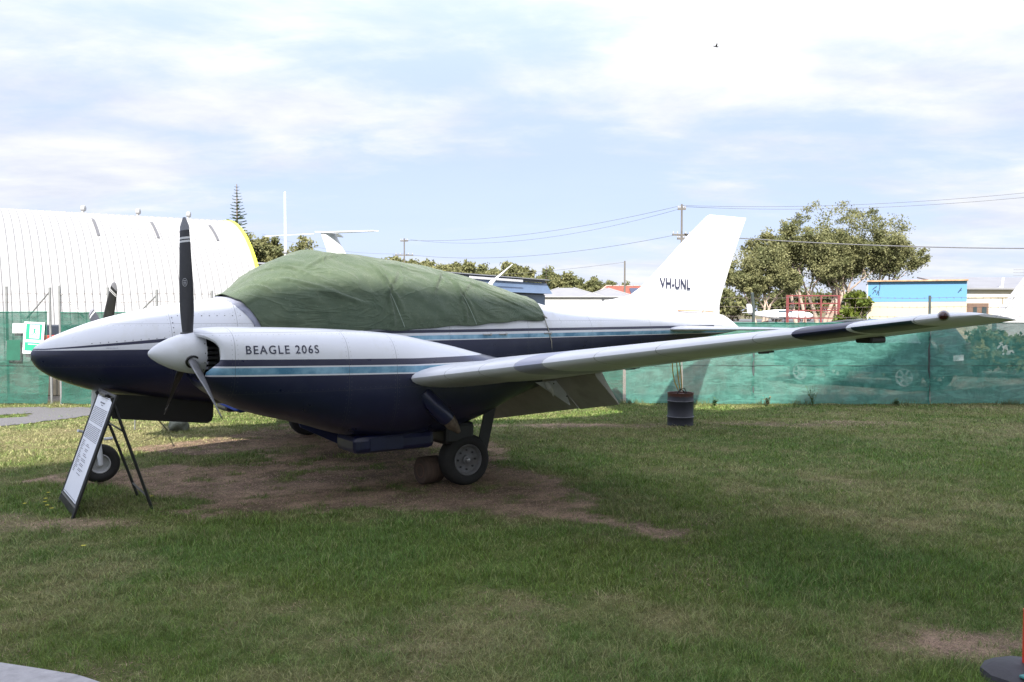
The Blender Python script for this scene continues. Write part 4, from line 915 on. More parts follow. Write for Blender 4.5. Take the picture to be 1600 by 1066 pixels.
# ------------------------------------------------------------------ fences with shade cloth
def cloth_mat(name, base, lite, alpha, trans):
    t = NT(name); f = t.noise(3.0, 5, .65, (1, 1, .8), dist=.6); g = t.noise(11, 5, .7, (1, 1, .35))
    c = t.mix(t.rng(f, .3, .7), base, lite); g2 = t.noise(2.4, 3, .5, (.6, 1, 2.6), dist=2.2); c = t.mix(t.rng(g2, .50, .62, 0, .75), c, tuple(min(1, q * 1.25) for q in lite)); c = t.mix(t.rng(g, .5, .75, 0, .6), c, tuple(min(1, q * 1.35) for q in lite))  # stretched streaks paint lighter fold highlights into the cloth colour
    t.col(c); t.set(Roughness=.8); t.bump(t.math('ADD', t.noise(5, 6, .65, (1, 1, 1.6), dist=1.2), t.math('MULTIPLY', t.noise(120, 2), .2)), .8, .05)
    tl_ = t.n.new('ShaderNodeBsdfTranslucent'); t.l.new(c, tl_.inputs[0]); m1 = t.n.new('ShaderNodeMixShader'); m1.inputs[0].default_value = trans
    t.l.new(t.b.outputs[0], m1.inputs[1]); t.l.new(tl_.outputs[0], m1.inputs[2])
    tp_ = t.n.new('ShaderNodeBsdfTransparent'); m2 = t.n.new('ShaderNodeMixShader'); t.l.new(t.rng(t.noise(1.7, 4, .6, (1, 1, 1.3), dist=1.5), .35, .65, alpha - .10, min(1, alpha + .08)), m2.inputs[0])
    t.l.new(tp_.outputs[0], m2.inputs[1]); t.l.new(m1.outputs[0], m2.inputs[2]); t.l.new(m2.outputs[0], t.out.inputs[0]); return t.m
M_clL = cloth_mat('dark green shade cloth', (.010, .070, .050), (.019, .108, .078), .84, .25)
M_clR = cloth_mat('pale green shade cloth', (.034, .145, .112), (.078, .240, .195), .84, .45)
M_hemc = simple('green hem band', (.012, .12, .085), .8, var=.2)
def cloth(name, x0, x1, y, ztop, mat, parent, seed, amp=.035, zb=.02, loc0=None):
    nx_, nz = max(8, int((x1 - x0) / .045)), 34; rows = []
    for j in range(nz + 1):
        v = j / nz; row = []
        for i in range(nx_ + 1):
            u = i / nx_; x = x0 + (x1 - x0) * u; z0_ = gz(x, y) + zb + .02 * mnoise.noise(Vector((x * 2, seed, 0))); zt = ztop - .012 * math.sin(u * PI) - .006 * math.sin(u * 9 * PI) ** 2; z = z0_ + (zt - z0_) * v
            f = math.sin(PI * min(1, v * 1.0)) ** .5 if 0 < v < 1 else 0
            w_ = mnoise.noise(Vector((x * .9 + seed, z * 1.6 - x * .5, 0))) + .5 * mnoise.noise(Vector((x * 2.6 + z * 2.0, z * 3.2 + seed, 3))) + .22 * mnoise.noise(Vector((x * 7 - z * 5, z * 7, seed)))
            bot_ = max(0, 1 - v / .22); w_ += bot_ * .9 * mnoise.noise(Vector((x * 3.0, seed, 7)))
            row.append((x, y - .035 + amp * f * w_ - .05 * bot_ * bot_, z))
        rows.append(row)
    b = MB(); b.grid(rows)
    if loc0: b.v = [(p[0] - loc0[0], p[1] - loc0[1], p[2] - loc0[2]) for p in b.v]
    return b.build(name, mat, parent, smooth=True)
FY = 17.3
def fence(x0, x1, posts, panels, label, ztop, mat, braces=(), crank=(), cap=(), wires=(.86, .6), wz=None):
    zb_ = -.095; o = empty('chain_fence', (x0, FY, zb_), 0, label, 'fence'); L0 = (x0, FY, zb_)
    for (px2, zt) in posts:
        b = MB()
        if px2 in crank: b.tube([(px2 - x0, 0, 0), (px2 - x0, 0, 1.95 - .05), (px2 - x0 - .05, -.06, zt - zb_)], .030, 12)
        else: b.tube([(px2 - x0, 0, 0), (px2 - x0, 0, zt - zb_)], .024, 12)
        p = b.build('post', M_galv if mat is M_clL else simple('dark steel post', (.06, .075, .075), .5, metal=.2, var=.2), o, auto=50)
        if px2 in cap: c2 = MB(); c2.box((px2 - x0 - .0, -.03, 1.045 - zb_), (.075, .075, .05), bev=.01); c2.build('yellow_clip', M_yel, p)
    for (a, bx2, sd) in panels: 
        cloth('shade_cloth', a, bx2, FY, ztop, mat, o, sd, amp=.035 if mat is M_clL else .075, loc0=L0)
        h_ = MB(); h_.tube([(a - x0, -.042, ztop - zb_), ((a + bx2) / 2 - x0, -.042, ztop - zb_ - .012), (bx2 - x0, -.042, ztop - zb_)], .010, 6); h_.build('hem', M_hemc, o)
    for (xa, za, xb, zb2) in braces: b = MB(); b.tube([(xa - x0, .02, za - zb_), (xb - x0, .02, zb2 - zb_)], .016, 8); b.build('brace', M_galv, o)
    for z in (wz or (1.72, 1.92, 2.08)):
        b = MB(); pts = []; n_ = int((x1 - x0) / .4)
        for i in range(n_ + 1): xx = (x1 - x0) * i / n_; pts.append((xx, -.01, z - zb_ + .012 * math.sin(i * 1.7) - .006 * math.cos(i * .6)))
        b.tube(pts, .0032, 4)
        k = .06
        while k < x1 - x0:
            zz_ = z - zb_; b.tube([(k - .012, -.01, zz_ + .02), (k + .012, -.01, zz_ - .018)], .0022, 3); b.tube([(k + .012, -.01, zz_ + .02), (k - .012, -.01, zz_ - .018)], .0022, 3); k += .145
        b.build('barbed_wire', simple('rusty wire', (.16, .13, .12), .6, metal=.4), o)
    b = MB(); b.tube([(0, -.05, .78), ((x1 - x0) / 2, -.05, .765), (x1 - x0, -.05, .78)], .005, 5); b.build('tension_wire', simple('dark wire', (.03, .06, .05), .7), o)
    return o
fence(-13.0, -9.08, [(-12.0, 2.2), (-9.93, 2.23), (-9.08, 2.21)], [(-13.0, -9.12, 1.0)], 'left green cloth fence of the gateway with a diagonal brace and exit sign', 1.73, M_clL, braces=[(-9.10, 2.12, -9.55, 1.60)])
fence(-8.89, -5.6, [(-8.89, 2.24), (-7.94, 2.21), (-6.98, 2.17), (-5.9, 2.15)], [(-8.86, -7.97, 4.0), (-7.92, -5.6, 6.0)], 'right hand green cloth fence of the gateway beyond the aircraft nose', 1.72, M_clL, braces=[(-8.87, 2.08, -8.42, 1.62), (-7.0, 2.05, -7.35, 1.70)])
fence(-5.5, 2.20, [(-4.2, 1.85), (-2.2, 1.85), (-.2, 1.85)], [(-5.5, -1.7, 8.0), (-1.66, 2.18, 9.0)], 'green cloth fence hidden for the most part behind the fuselage', 1.50, M_clL, wz=(1.6, 1.7))
fence(2.24, 14.5, [(4.75, 2.10), (8.21, 2.05), (11.7, 2.05)], [(2.24, 3.33, 12.0), (3.36, 8.21, 13.0), (8.22, 14.5, 15.0)], 'long pale green see through cloth fence to the right behind the wing', 1.52, M_clR, crank=(4.75,), cap=(4.75,), wz=(1.63, 1.82, 2.0))
# red cabinet glimpsed through the gateway gap
cab = empty('red_cabinet', (-9.9, 19.2, -.1), 0, 'red and dark cabinet seen through the gap between the two gate posts', 'cabinet'); b = MB(); b.box((0, 0, 1.12), (.8, .5, .44), bev=.03); b.build('body', simple('red enamel', (.45, .03, .02), .4), cab); b = MB(); b.box((0, 0, 1.43), (.82, .5, .24), bev=.03); b.build('window_band', simple('dark glass', (.03, .035, .05), .2), cab); b = MB(); b.box((0, 0, .45), (.7, .42, .88), bev=.02); b.build('plinth', simple('tan plinth', (.26, .22, .17), .8), cab)
# signs on the left fence
def wall_sign(x, z, w_, h_, tilt, label, name):
    o = empty(name, (x + .07, FY - .10, z), 0, label, 'sign'); o.rotation_euler = (R(-4), R(tilt), 0); b = MB(); b.box((0, 0, 0), (w_, .006, h_), bev=.002); return o, b
M_sw = simple('white sign board', (.74, .75, .76), .4, var=.04); M_sg = simple('safety green print', (.01, .26, .15), .5, var=.05)
o, b = wall_sign(-9.43, 1.22, .40, .62, 2.5, 'white and green emergency exit sign with running figure on the left fence', 'exit_sign'); b.build('board', M_sw, o)
fp = -.0045
b = MB(); b.box((0, fp, .12), (.31, .002, .31)); b.build('green_square', M_sg, o)
b = MB(); b.box((.015, fp - .002, .125), (.19, .002, .26)); b.build('doorway', M_sw, o)
b = MB(); yq = fp - .004
b.lathe([(.001, 0), (.017, 0)], (.035, yq, .215), (0, -1, 0), 16)
def lim(p, q, w0): 
    p, q = Vector((p[0], yq, p[1])), Vector((q[0], yq, q[1])); d_ = (q - p).normalized(); n_ = Vector((-d_.z, 0, d_.x)) * w0; b.add([p - n_, q - n_, q + n_, p + n_], [(0, 1, 2, 3)])
lim((.02, .19), (.01, .11), .016); lim((.02, .185), (.07, .16), .007); lim((.07, .16), (.095, .175), .006); lim((.015, .18), (-.03, .15), .007); lim((-.03, .15), (-.045, .175), .006)
lim((.01, .115), (.05, .07), .010); lim((.05, .07), (.06, .01), .009); lim((.008, .115), (-.02, .065), .010); lim((-.02, .065), (-.075, .06), .008)
b.build('running_figure', M_sg, o)
b = MB(); b.box((0, fp, -.17), (.33, .002, .17)); b.build('green_band', M_sg, o); b = MB(); b.box((.03, fp - .002, -.125), (.26, .002, .012)); b.build('white_rule', M_sw, o)
o, b = wall_sign(-9.72, 1.41, .235, .19, 0, 'small blank white notice on the left fence beside the exit sign', 'notice_board'); b.build('board', M_sw, o)
o, b = wall_sign(-9.83, .98, .27, .40, 0, 'darker green cloth patch sewn low on the left fence', 'cloth_patch'); o['category'] = 'patch'; b.build('patch', simple('deep green patch', (.008, .08, .05), .8), o)

# ------------------------------------------------------------------ quonset hangar
HR = 6.1; ad = Vector((-.829, -.559, 0)); pd = Vector((.559, -.829, 0)); E0 = Vector((-13.75, 42.0, -.1))
qh = empty('arched_hangar', tuple(E0), 0, 'white corrugated arched hangar with yellow edged end behind the left fence', 'hangar')
t = NT('white hangar sheet'); t.col(t.mix(t.rng(t.noise(.5, 5, .6), .3, .7), (.30, .305, .315), (.36, .355, .35))); t.set(Roughness=.45); M_q = t.m
pw_ = .272; NR = 26; prof = []
for (u, h_) in ((0, 0), (.026, .034), (.052, .0), (.13, -.004), (pw_, 0)): prof.append((u, h_))
rows = []
for j in range(NR + 1):
    a = -PI / 2 + PI * j / NR; rows.append([tuple(ad * u + pd * ((HR + h_) * math.sin(a)) + Vector((0, 0, (HR + h_) * math.cos(a)))) for u, h_ in prof])
b = MB(); b.grid(rows); rp0 = b.build('roof_panel', M_q, qh, auto=20); rp0.data.materials.append(simple('painted rib shade', (.21, .21, .22), .7))  # second material paints the shadow gaps along the ribs in grey
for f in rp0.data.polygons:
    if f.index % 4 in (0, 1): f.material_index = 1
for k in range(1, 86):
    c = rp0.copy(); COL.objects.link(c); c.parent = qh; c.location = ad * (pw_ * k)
b = MB(); rows = []
for j in range(NR + 1):
    a = -PI / 2 + PI * j / NR; rows.append([tuple(-ad * u + pd * (r * math.sin(a)) + Vector((0, 0, r * math.cos(a)))) for u, r in ((-.02, HR + .05), (.12, HR + .05), (.12, HR - .15), (-.02, HR - .15))])
b.grid(rows, True); b.build('end_trim', simple('fluorescent yellow trim', (.62, .68, .05), .5), qh, auto=40)
b = MB(); arc = [tuple(-ad * .02 + pd * (HR * math.sin(a)) + Vector((0, 0, HR * math.cos(a)))) for a in [-PI / 2 + PI * j / NR for j in range(NR + 1)]]; b.add(arc, [tuple(range(NR + 1))]); b.build('end_wall', simple('hangar end wall', (.45, .46, .48), .6), qh)
for k, dist_ in enumerate((1.5, 3.7, 5.95)):
    v = MB(); v.lathe([(.10, -.05), (.10, .22)], (0, 0, 0), (0, 0, 1), 12); 
    vn = v.build('ridge_vent', M_q, qh, auto=40); vn.location = ad * (dist_ + .1) + Vector((0, 0, HR)); vn.scale = (.62, .62, .62)
    v2 = MB(); v2.lathe([(.10, -.14), (.20, -.12), (.22, 0), (.20, .12), (.10, .15), (.001, .15)], (0.05, 0, .36), (1, 0, 0), 14); v2.lathe([(.14, .2), (.16, .3), (.10, .42)], (0, 0, 0), (0, 0, 1), 12); v2.build('vent_hood', M_q, vn, auto=40)
    sk = MB(); rr = []
    for j in range(9):
        a = R(22 + 15 * j / 8); rr.append([tuple(ad * u + pd * ((HR + .036) * math.sin(a)) + Vector((0, 0, (HR + .036) * math.cos(a)))) for u in (0, .12)])
    sk.grid(rr); so_ = sk.build('skylight_slot', simple('weathered skylight', (.09, .09, .10), .5), qh, smooth=True); so_.location = ad * (dist_ - (.3, .05, 0)[k])

# ------------------------------------------------------------------ trees
def leaf_mat(name, a, b_, c_=None):
    t = NT(name); at = t.n.new('ShaderNodeAttribute'); at.attribute_name = 'tone'
    col = t.mix(at.outputs['Fac'], a, b_); t.col(col); t.set(Roughness=.65); t.b.inputs['Specular IOR Level'].default_value = .25
    tl_ = t.n.new('ShaderNodeBsdfTranslucent'); t.l.new(col, tl_.inputs[0]); m1 = t.n.new('ShaderNodeMixShader'); m1.inputs[0].default_value = .25
    t.l.new(t.b.outputs[0], m1.inputs[1]); t.l.new(tl_.outputs[0], m1.inputs[2]); t.l.new(m1.outputs[0], t.out.inputs[0]); return t.m
M_leafA = leaf_mat('olive paperbark leaves', (.066, .080, .030), (.240, .235, .110)); M_leafB = leaf_mat('dark evergreen leaves', (.060, .076, .028), (.200, .200, .090)); M_leafC = leaf_mat('bright palm leaves', (.05, .08, .012), (.16, .19, .03))
M_bark = simple('pale papery bark', (.36, .28, .23), .9, var=.35, scale=2.0, bump=.5, bscale=8); M_barkd = simple('grey brown bark', (.16, .125, .10), .9, var=.3, scale=3)
def leaves_mesh(name, cl, size, per, mat, parent, rs, flat=.7):
    """cl: clump list (centre, radius)"""
    C_, Rr = np.array([c for c, r in cl]), np.array([r for c, r in cl]); n = len(cl) * per; idx = np.repeat(np.arange(len(cl)), per)
    p = rs.normal(0, .42, (n, 3)); p[:, 2] *= flat; ln = np.linalg.norm(p, axis=1); p = p / np.maximum(ln, 1)[:, None]
    pos = C_[idx] + p * Rr[idx][:, None]
    a = rs.normal(0, 1, (n, 3)); a /= np.linalg.norm(a, axis=1)[:, None]; b_ = np.cross(a, rs.normal(0, 1, (n, 3))); b_ /= np.linalg.norm(b_, axis=1)[:, None]
    sz = size * rs.uniform(.6, 1.4, n)[:, None]; a = a * sz; b_ = b_ * sz * .55
    V = np.stack([pos - a, pos - b_ * .9, pos + a, pos + b_], 1).reshape(-1, 3); F = (np.arange(n)[:, None] * 4 + np.arange(4)).astype(np.int32)
    me = bpy.data.meshes.new(name); me.vertices.add(len(V)); me.vertices.foreach_set('co', V.astype(np.float32).ravel()); me.loops.add(F.size); me.loops.foreach_set('vertex_index', F.ravel())
    me.polygons.add(n); me.polygons.foreach_set('loop_start', np.arange(0, F.size, 4, dtype=np.int32)); me.update(calc_edges=True)
    tone = np.clip(rs.uniform(0, 1, len(cl))[idx] * .6 + rs.uniform(0, .5, n), 0, 1); at = me.attributes.new('tone', 'FLOAT', 'POINT'); at.data.foreach_set('value', np.repeat(tone, 4).astype(np.float32))
    me.materials.append(mat); o = bpy.data.objects.new(name, me); COL.objects.link(o); o.parent = parent; return o
def tree(name, label, loc, H, spread, trunks, seed, lm, bm_, group=None, cat='tree', crown0=.35, size=.2, per=60, dens=1.0, thick=1.0, fill=0, fr=(6, 4)):
    rnd = random.Random(seed); rs = np.random.default_rng(seed); o = empty(name, loc, 0, label, cat, group); tr = MB(); cl = []
    def grow(p, d, L, r, depth):
        n = 4; pts = [p]; rr = [r]; q = p; dd = d
        for i in range(n):
            dd = (dd + Vector((rnd.gauss(0, .13), rnd.gauss(0, .13), rnd.gauss(.03, .08)))).normalized(); q = q + dd * L / n; pts.append(q); rr.append(r * (1 - .42 * (i + 1) / n))
        tr.tube(pts, rr, 7 if depth < 2 else 5, False)
        if depth >= 2: cl.append((tuple(q), L * rnd.uniform(.45, .85) * dens)); 
        if depth == 1 and rnd.random() < .8: cl.append((tuple(q), L * .42 * dens))
        if depth >= 3: cl.append((tuple(pts[2]), L * .5 * dens))
        if depth < 4:
            for k in range(3 if depth < 3 else 2):
                az = rnd.uniform(0, 2 * PI); sp_ = rnd.uniform(.35, .85); out = Vector((math.cos(az), math.sin(az), 0)); nd = (dd * math.cos(sp_) + out * math.sin(sp_) * spread).normalized(); nd.z = max(nd.z, -.05)
                grow(q if k < 2 else pts[3], nd, L * rnd.uniform(.62, .82), rr[-1] * .78, depth + 1)
    for (ox, oy, lean) in trunks:
        grow(Vector((ox, oy, 0)), Vector((lean, rnd.uniform(-.1, .1), 1)).normalized(), H * crown0, H * .02 * thick, 0)
    for k_ in range(fill):      # loose hanging sprays filling the crown's dome, denser outside
        a_ = rnd.uniform(0, 2 * PI); ph = rnd.uniform(-.35, 1.0); q_ = rnd.uniform(.55, 1.0); rr_ = math.sqrt(max(0, 1 - ph * ph * .8)) * q_
        cl.append(((fr[0] * rr_ * math.cos(a_), fr[1] * rr_ * math.sin(a_), H * (.56 + .36 * ph * q_)), rnd.uniform(.7, 1.5)))
    mz = max(c[0][2] + c[1] * .4 for c in cl); k = H / mz
    tr.v = [(v[0], v[1], v[2] * k) for v in tr.v]; cl = [((c[0], c[1], c[2] * k), r) for c, r in cl]
    tr.build('trunk', bm_, o, smooth=True); leaves_mesh('crown', cl, size, per, lm, o, rs); return o
tree('paperbark_tree', 'large multi stemmed paperbark tree with pale trunks behind the red frame', (43.6, 120, -.1), 16.9, .78, [(-2.0, 0, -.25), (-.8, .5, -.05), (.5, -.4, .12), (1.5, .3, .3), (0, 1, .0)], 21, M_leafA, M_bark, size=.145, per=110, dens=.97, crown0=.24, fill=75, fr=(7.6, 5))
tree('paperbark_tree', 'right part of the paperbark grove reaching over the blue building', (50.5, 124, -.1), 15.4, .85, [(-1.5, 0, -.25), (.2, .5, .05), (1.0, -.4, .30)], 34, M_leafA, M_bark, size=.145, per=100, dens=.92, crown0=.26, fill=50, fr=(6.0, 4))
tree('paperbark_tree', 'tall airy paperbark tree just left of the grove middle', (38.3, 116, -.1), 14.0, .75, [(-.8, 0, -.15), (.4, .3, .10)], 47, M_leafA, M_bark, size=.15, per=80, dens=.95, crown0=.30, fill=55, fr=(4.3, 3.5))
tree('paperbark_tree', 'shorter paperbark tree with splayed trunks next to the tail fin', (31.8, 112, -.1), 10.8, .95, [(-.7, 0, -.35), (.1, .2, .0), (.6, 0, .35)], 58, M_leafA, M_bark, size=.15, per=80, dens=1.1, crown0=.24, fill=45, fr=(3.8, 3.5))
# dark undergrowth behind grove
def shrub(name, label, loc, r, seed, lm, n=16, per=70, size=.16, cat='bush', group=None):
    rnd = random.Random(seed); rs = np.random.default_rng(seed); o = empty(name, loc, 0, label, cat, group); cl = []; s_ = MB()
    for k in range(n):
        a = rnd.uniform(0, 2 * PI); q = rnd.uniform(0, 1) ** .6; c = (math.cos(a) * q * r[0], math.sin(a) * q * r[1], r[2] * rnd.uniform(.25, .85)); cl.append((c, rnd.uniform(.35, .6) * min(r))); s_.tube([(c[0] * .2, c[1] * .2, 0), (c[0] * .6, c[1] * .6, c[2] * .6), c], [.05, .035, .015], 5)
    s_.build('stem', M_barkd, o); leaves_mesh('foliage', cl, size, per, lm, o, rs); return o
for i, (x, y, h_) in enumerate(((27, 150, 5.0), (33, 152, 6.2), (39, 155, 5.4), (45, 150, 6.0), (52, 156, 5.6), (59, 152, 5.2), (66, 158, 5.8))):
    shrub('background_tree', 'dark bushy tree in the row far behind the paperbark grove', (x, y, -.1), (4.2, 3, h_), 200 + i, M_leafB, 26, 90, .34, 'tree', 'dark trees far behind the paperbark grove')
shrub('palm_bush', 'bright yellow green bush against the left end of the blue building', (23.3, 60.2, -.1), (1.0, .9, 3.5), 77, M_leafC, 20, 120, .16)
# distant treeline (individual crowns, shared meshes)
def skyz(px): return interp(px, [(640, 398), (665, 398), (690, 402), (720, 407), (760, 411), (797, 408), (830, 415), (853, 420), (880, 424), (920, 430), (950, 433), (975, 440), (1000, 447)])
protos = []
for k in range(4):
    g_ = 'trees of the wooded ridge beyond the far sheds'; o = tree('ridge_tree', 'olive tree in the wooded ridge beyond the far sheds', (-400 - 30 * k, 400, -.1), 10, 1.2, [(0, 0, 0), (.6, 0, .1)], 300 + k, (M_leafA, M_leafB)[k % 2], M_bark if k == 0 else M_barkd, g_, size=.26, per=70, dens=1.5, crown0=.24); protos.append(o)
random.seed(42); i = 0; px = 596.0
while px < 1015:
    D = 172 + random.uniform(-8, 14); zt = 1.75 + (485.7 - skyz(px)) * D / 1374 ; x = (px - 800) / 1374 * D
    src = protos[0] if px < 700 and random.random() < .7 else protos[random.randrange(1, 4)]
    if i < 4: src = protos[i]
    if i < 4: c = protos[i]
    else:
        c = src.copy(); COL.objects.link(c)
        for ch in src.children: d_ = ch.copy(); COL.objects.link(d_); d_.parent = c
    k = zt / 10 * random.uniform(.90, 1.02); c.location = (x, D, -.1); c.scale = (k * .95, k * .95, k); c.rotation_euler.z = random.uniform(0, 6.28); px += random.uniform(13, 21); i += 1
# conifer on the ridge and Norfolk pine behind the arched hangar
def conifer(name, label, loc, H, W_, seed, tiers, gap):
    rnd = random.Random(seed); o = empty(name, loc, 0, label, 'tree'); t_ = MB(); t_.tube([(0, 0, 0), (0, 0, H * .5), (0, 0, H)], [H * .015, H * .010, H * .003], 8); t_.build('trunk', M_barkd, o); f = MB()
    for j in range(tiers):
        z = H * (gap + (1 - gap) * j / tiers); w_ = W_ * (1 - (j / tiers) ** 2.0) * rnd.uniform(.75, 1.1) + .12 * W_
        for k in range(6):
            a = 2 * PI * k / 6 + rnd.uniform(-.3, .3); d_ = Vector((math.cos(a), math.sin(a), 0)); sd = Vector((-d_.y, d_.x, 0)); L = w_ * rnd.uniform(.6, 1.05)
            for m in range(7):
                u = (m + 1) / 7; p = Vector((0, 0, z)) + d_ * L * u + Vector((0, 0, .18 * L * u * u)); l = L * .20
                for q in (-1, 1): f.add([p, p + sd * q * l + d_ * l * .5, p + sd * q * l * 1.1 + d_ * l * .7 + Vector((0, 0, l * .55)), p + Vector((0, 0, l * .35))], [(0, 1, 2, 3)])
            f.tube([(0, 0, z), tuple(Vector((0, 0, z)) + d_ * L + Vector((0, 0, .18 * L)))], [.02 * H / 12, .008], 4, False)
    f.build('crown', simple('pine needles', (.035, .055, .025), .8, var=.3, scale=1), o); return o
conifer('norfolk_pine', 'tall thin norfolk pine with tiered branches behind the arched hangar', (-24.9, 80, -.1), 13.3, 1.15, 5, 30, .35)
conifer('small_conifer', 'small pointed conifer standing out on the wooded ridge', (6.4, 165, -.1), 10.5, 1.3, 8, 14, .3)
tree('gum_tree', 'spreading gum tree beside the norfolk pine at the end of the arched hangar', (-22.3, 78, -.1), 8.6, 1.2, [(0, 0, .05), (.7, 0, .2)], 91, M_leafA, M_barkd, size=.13, per=80, dens=.95, crown0=.30)
for i, (x, y, h_) in enumerate(((75, 150, 5.5), (80, 152, 6.6), (86, 150, 6.3), (91, 152, 5.4))):
    shrub('distant_tree', 'dark treetop showing just above the roof of the cream building', (x, y, -.1), (3.0, 2, h_), 400 + i, M_leafB, 14, 70, .30, 'tree', 'treetops above the cream building')

# ------------------------------------------------------------------ far buildings
def wallbox(p0, p1, depth, z0_, z1_, name, mat, parent, b=None):
    """box whose front face runs p0->p1, going back by depth"""
    p0, p1 = Vector(p0), Vector(p1); d_ = (p1 - p0).normalized(); n_ = Vector((-d_.y, d_.x)) * depth
    q = [p0, p1, p1 + n_, p0 + n_]; b = MB(); b.add([(a.x, a.y, z0_) for a in q] + [(a.x, a.y, z1_) for a in q], [(0, 1, 5, 4), (1, 2, 6, 5), (2, 3, 7, 6), (3, 0, 4, 7), (4, 5, 6, 7), (3, 2, 1, 0)]); return b.build(name, mat, parent)
# blue hangar
M_bh = simple('blue grey cladding', (.065, .100, .165), .5, var=.08, scale=.6); M_bh2 = simple('light blue grey panel', (.085, .13, .215), .5, var=.08, scale=.6); M_roofl = simple('pale metal roof', (.27, .28, .32), .45, metal=.2, var=.06, scale=.5)
bh = empty('blue_hangar', (2.7, 73, -.1), math.atan2(15, 7.3), 'low blue grey metal hangar with sliding doors beyond the canvas cover', 'hangar'); LL = 22.0
def lb(x0, x1, y0, y1, z0_, z1_, name, mat, par=bh): b = MB(); b.box(((x0 + x1) / 2, (y0 + y1) / 2, (z0_ + z1_) / 2), (abs(x1 - x0), abs(y1 - y0), abs(z1_ - z0_)), bev=.01); return b.build(name, mat, par)
lb(-LL, 0, .05, 14, 0, 3.25, 'wall', M_bh)
for k in range(7): lb(-3.05 * (k + 1) + .03, -3.05 * k - .03, -.06 - .07 * (k % 2), .02 - .07 * (k % 2), .05, 3.15, 'door_panel', M_bh2 if k % 2 == 0 else M_bh)
b = MB(); b.add([(-LL, -.55, 3.25), (.35, -.55, 3.25), (.35, 0.0, 4.12), (-LL, 0.0, 4.12), (-LL, .3, 3.25), (.35, .3, 3.25)], [(0, 1, 2, 3), (0, 4, 5, 1), (1, 5, 2), (0, 3, 4)]); b.build('door_canopy', M_bh2, bh)
b = MB(); b.box((-LL / 2, 0.02, 4.27), (LL, .10, .20)); b.build('fascia', simple('dark fascia', (.05, .065, .11), .5), bh)
b = MB(); b.add([(-LL, -.35, 4.42), (.2, -.35, 4.42), (.2, 14, 5.2), (-LL, 14, 5.2), (-LL, -.35, 4.36), (.2, -.35, 4.36), (.2, 14, 5.1), (-LL, 14, 5.1)], [(0, 1, 2, 3), (7, 6, 5, 4), (0, 1, 5, 4), (1, 2, 6, 5), (2, 3, 7, 6), (3, 0, 4, 7)]); b.build('roof', M_roofl, bh)
lb(-14, -5.5, -.62, -.56, 4.05, 4.22, 'door_track', M_white)
# grey roofed sheds
def gable(name, label, x, y, w_, d_, he, hr, wm, rm, rz=0, hip=1.0, bars=True):
    o = empty(name, (x, y, -.1), rz, label, 'shed'); b = MB(); b.box((0, 0, he / 2), (w_, d_, he)); b.build('wall', wm, o)
    b = MB(); e = .3; X0, X1, Y0, Y1 = -w_ / 2 - e, w_ / 2 + e, -d_ / 2 - e, d_ / 2 + e
    b.add([(X0, Y0, he), (X1, Y0, he), (X1, Y1, he), (X0, Y1, he), (X0 + hip * (Y1 - Y0) / 2, 0, hr), (X1 - hip * (Y1 - Y0) / 2, 0, hr)], [(0, 1, 5, 4), (1, 2, 5), (2, 3, 4, 5), (3, 0, 4), (3, 2, 1, 0)]); b.build('roof', rm, o)
    if bars:
        b = MB(); 
        for sx_ in (-1, 1):
            xx = X0 if sx_ < 0 else X1; xi = X0 + hip * (Y1 - Y0) / 2 if sx_ < 0 else X1 - hip * (Y1 - Y0) / 2
            b.tube([(xx, Y0, he + .03), (xi, 0, hr + .03)], .06, 5)
        b.tube([(X0, Y0, he), (X1, Y0, he)], .07, 5); b.build('ridge_cap', simple('light ridge cap', (.30, .30, .31), .6), o)
    return o
M_gr = simple('grey corrugated roof', (.19, .19, .205), .55, var=.08, scale=.8); M_ww = simple('pale shed wall', (.40, .40, .40), .7, var=.05, scale=.5)
gable('grey_shed', 'first grey hip roofed shed right behind the blue hangar', 6.9, 112, 8.4, 6.5, 3.55, 4.75, M_ww, M_gr)
gable('grey_shed', 'second grey hip roofed shed next to the terracotta roof', 12.1, 112, 6.2, 6.0, 3.55, 4.7, M_ww, M_gr)
hs = gable('terracotta_house', 'house with terracotta tiled roof and a solar panel left of the tail fin', 18.0, 125, 14, 8, 3.5, 5.35, M_ww, simple('terracotta tiles', (.21, .060, .040), .8, var=.25, scale=2.0), bars=False, hip=.6); hs['category'] = 'house'
b = MB(); 
for k in range(11): b.box((-4.2 + k * .95, -.02, 5.40), (.80, .25, .14), bev=.03)
b.build('ridge_tiles', simple('white mortared ridge', (.36, .28, .25), .8), hs)
b = MB(); b.tube([(-7.2, -4.2, 3.5), (-4.6, -.05, 5.38)], .10, 6); b.build('hip_tiles', simple('pale hip tile', (.45, .30, .25), .8), hs)
b = MB(); b.box((.2, -2.0, 4.62), (3.4, 1.9, .06), Matrix.Rotation(R(24), 3, 'X')); b.build('solar_panel', simple('solar glass', (.02, .03, .07), .2), hs)
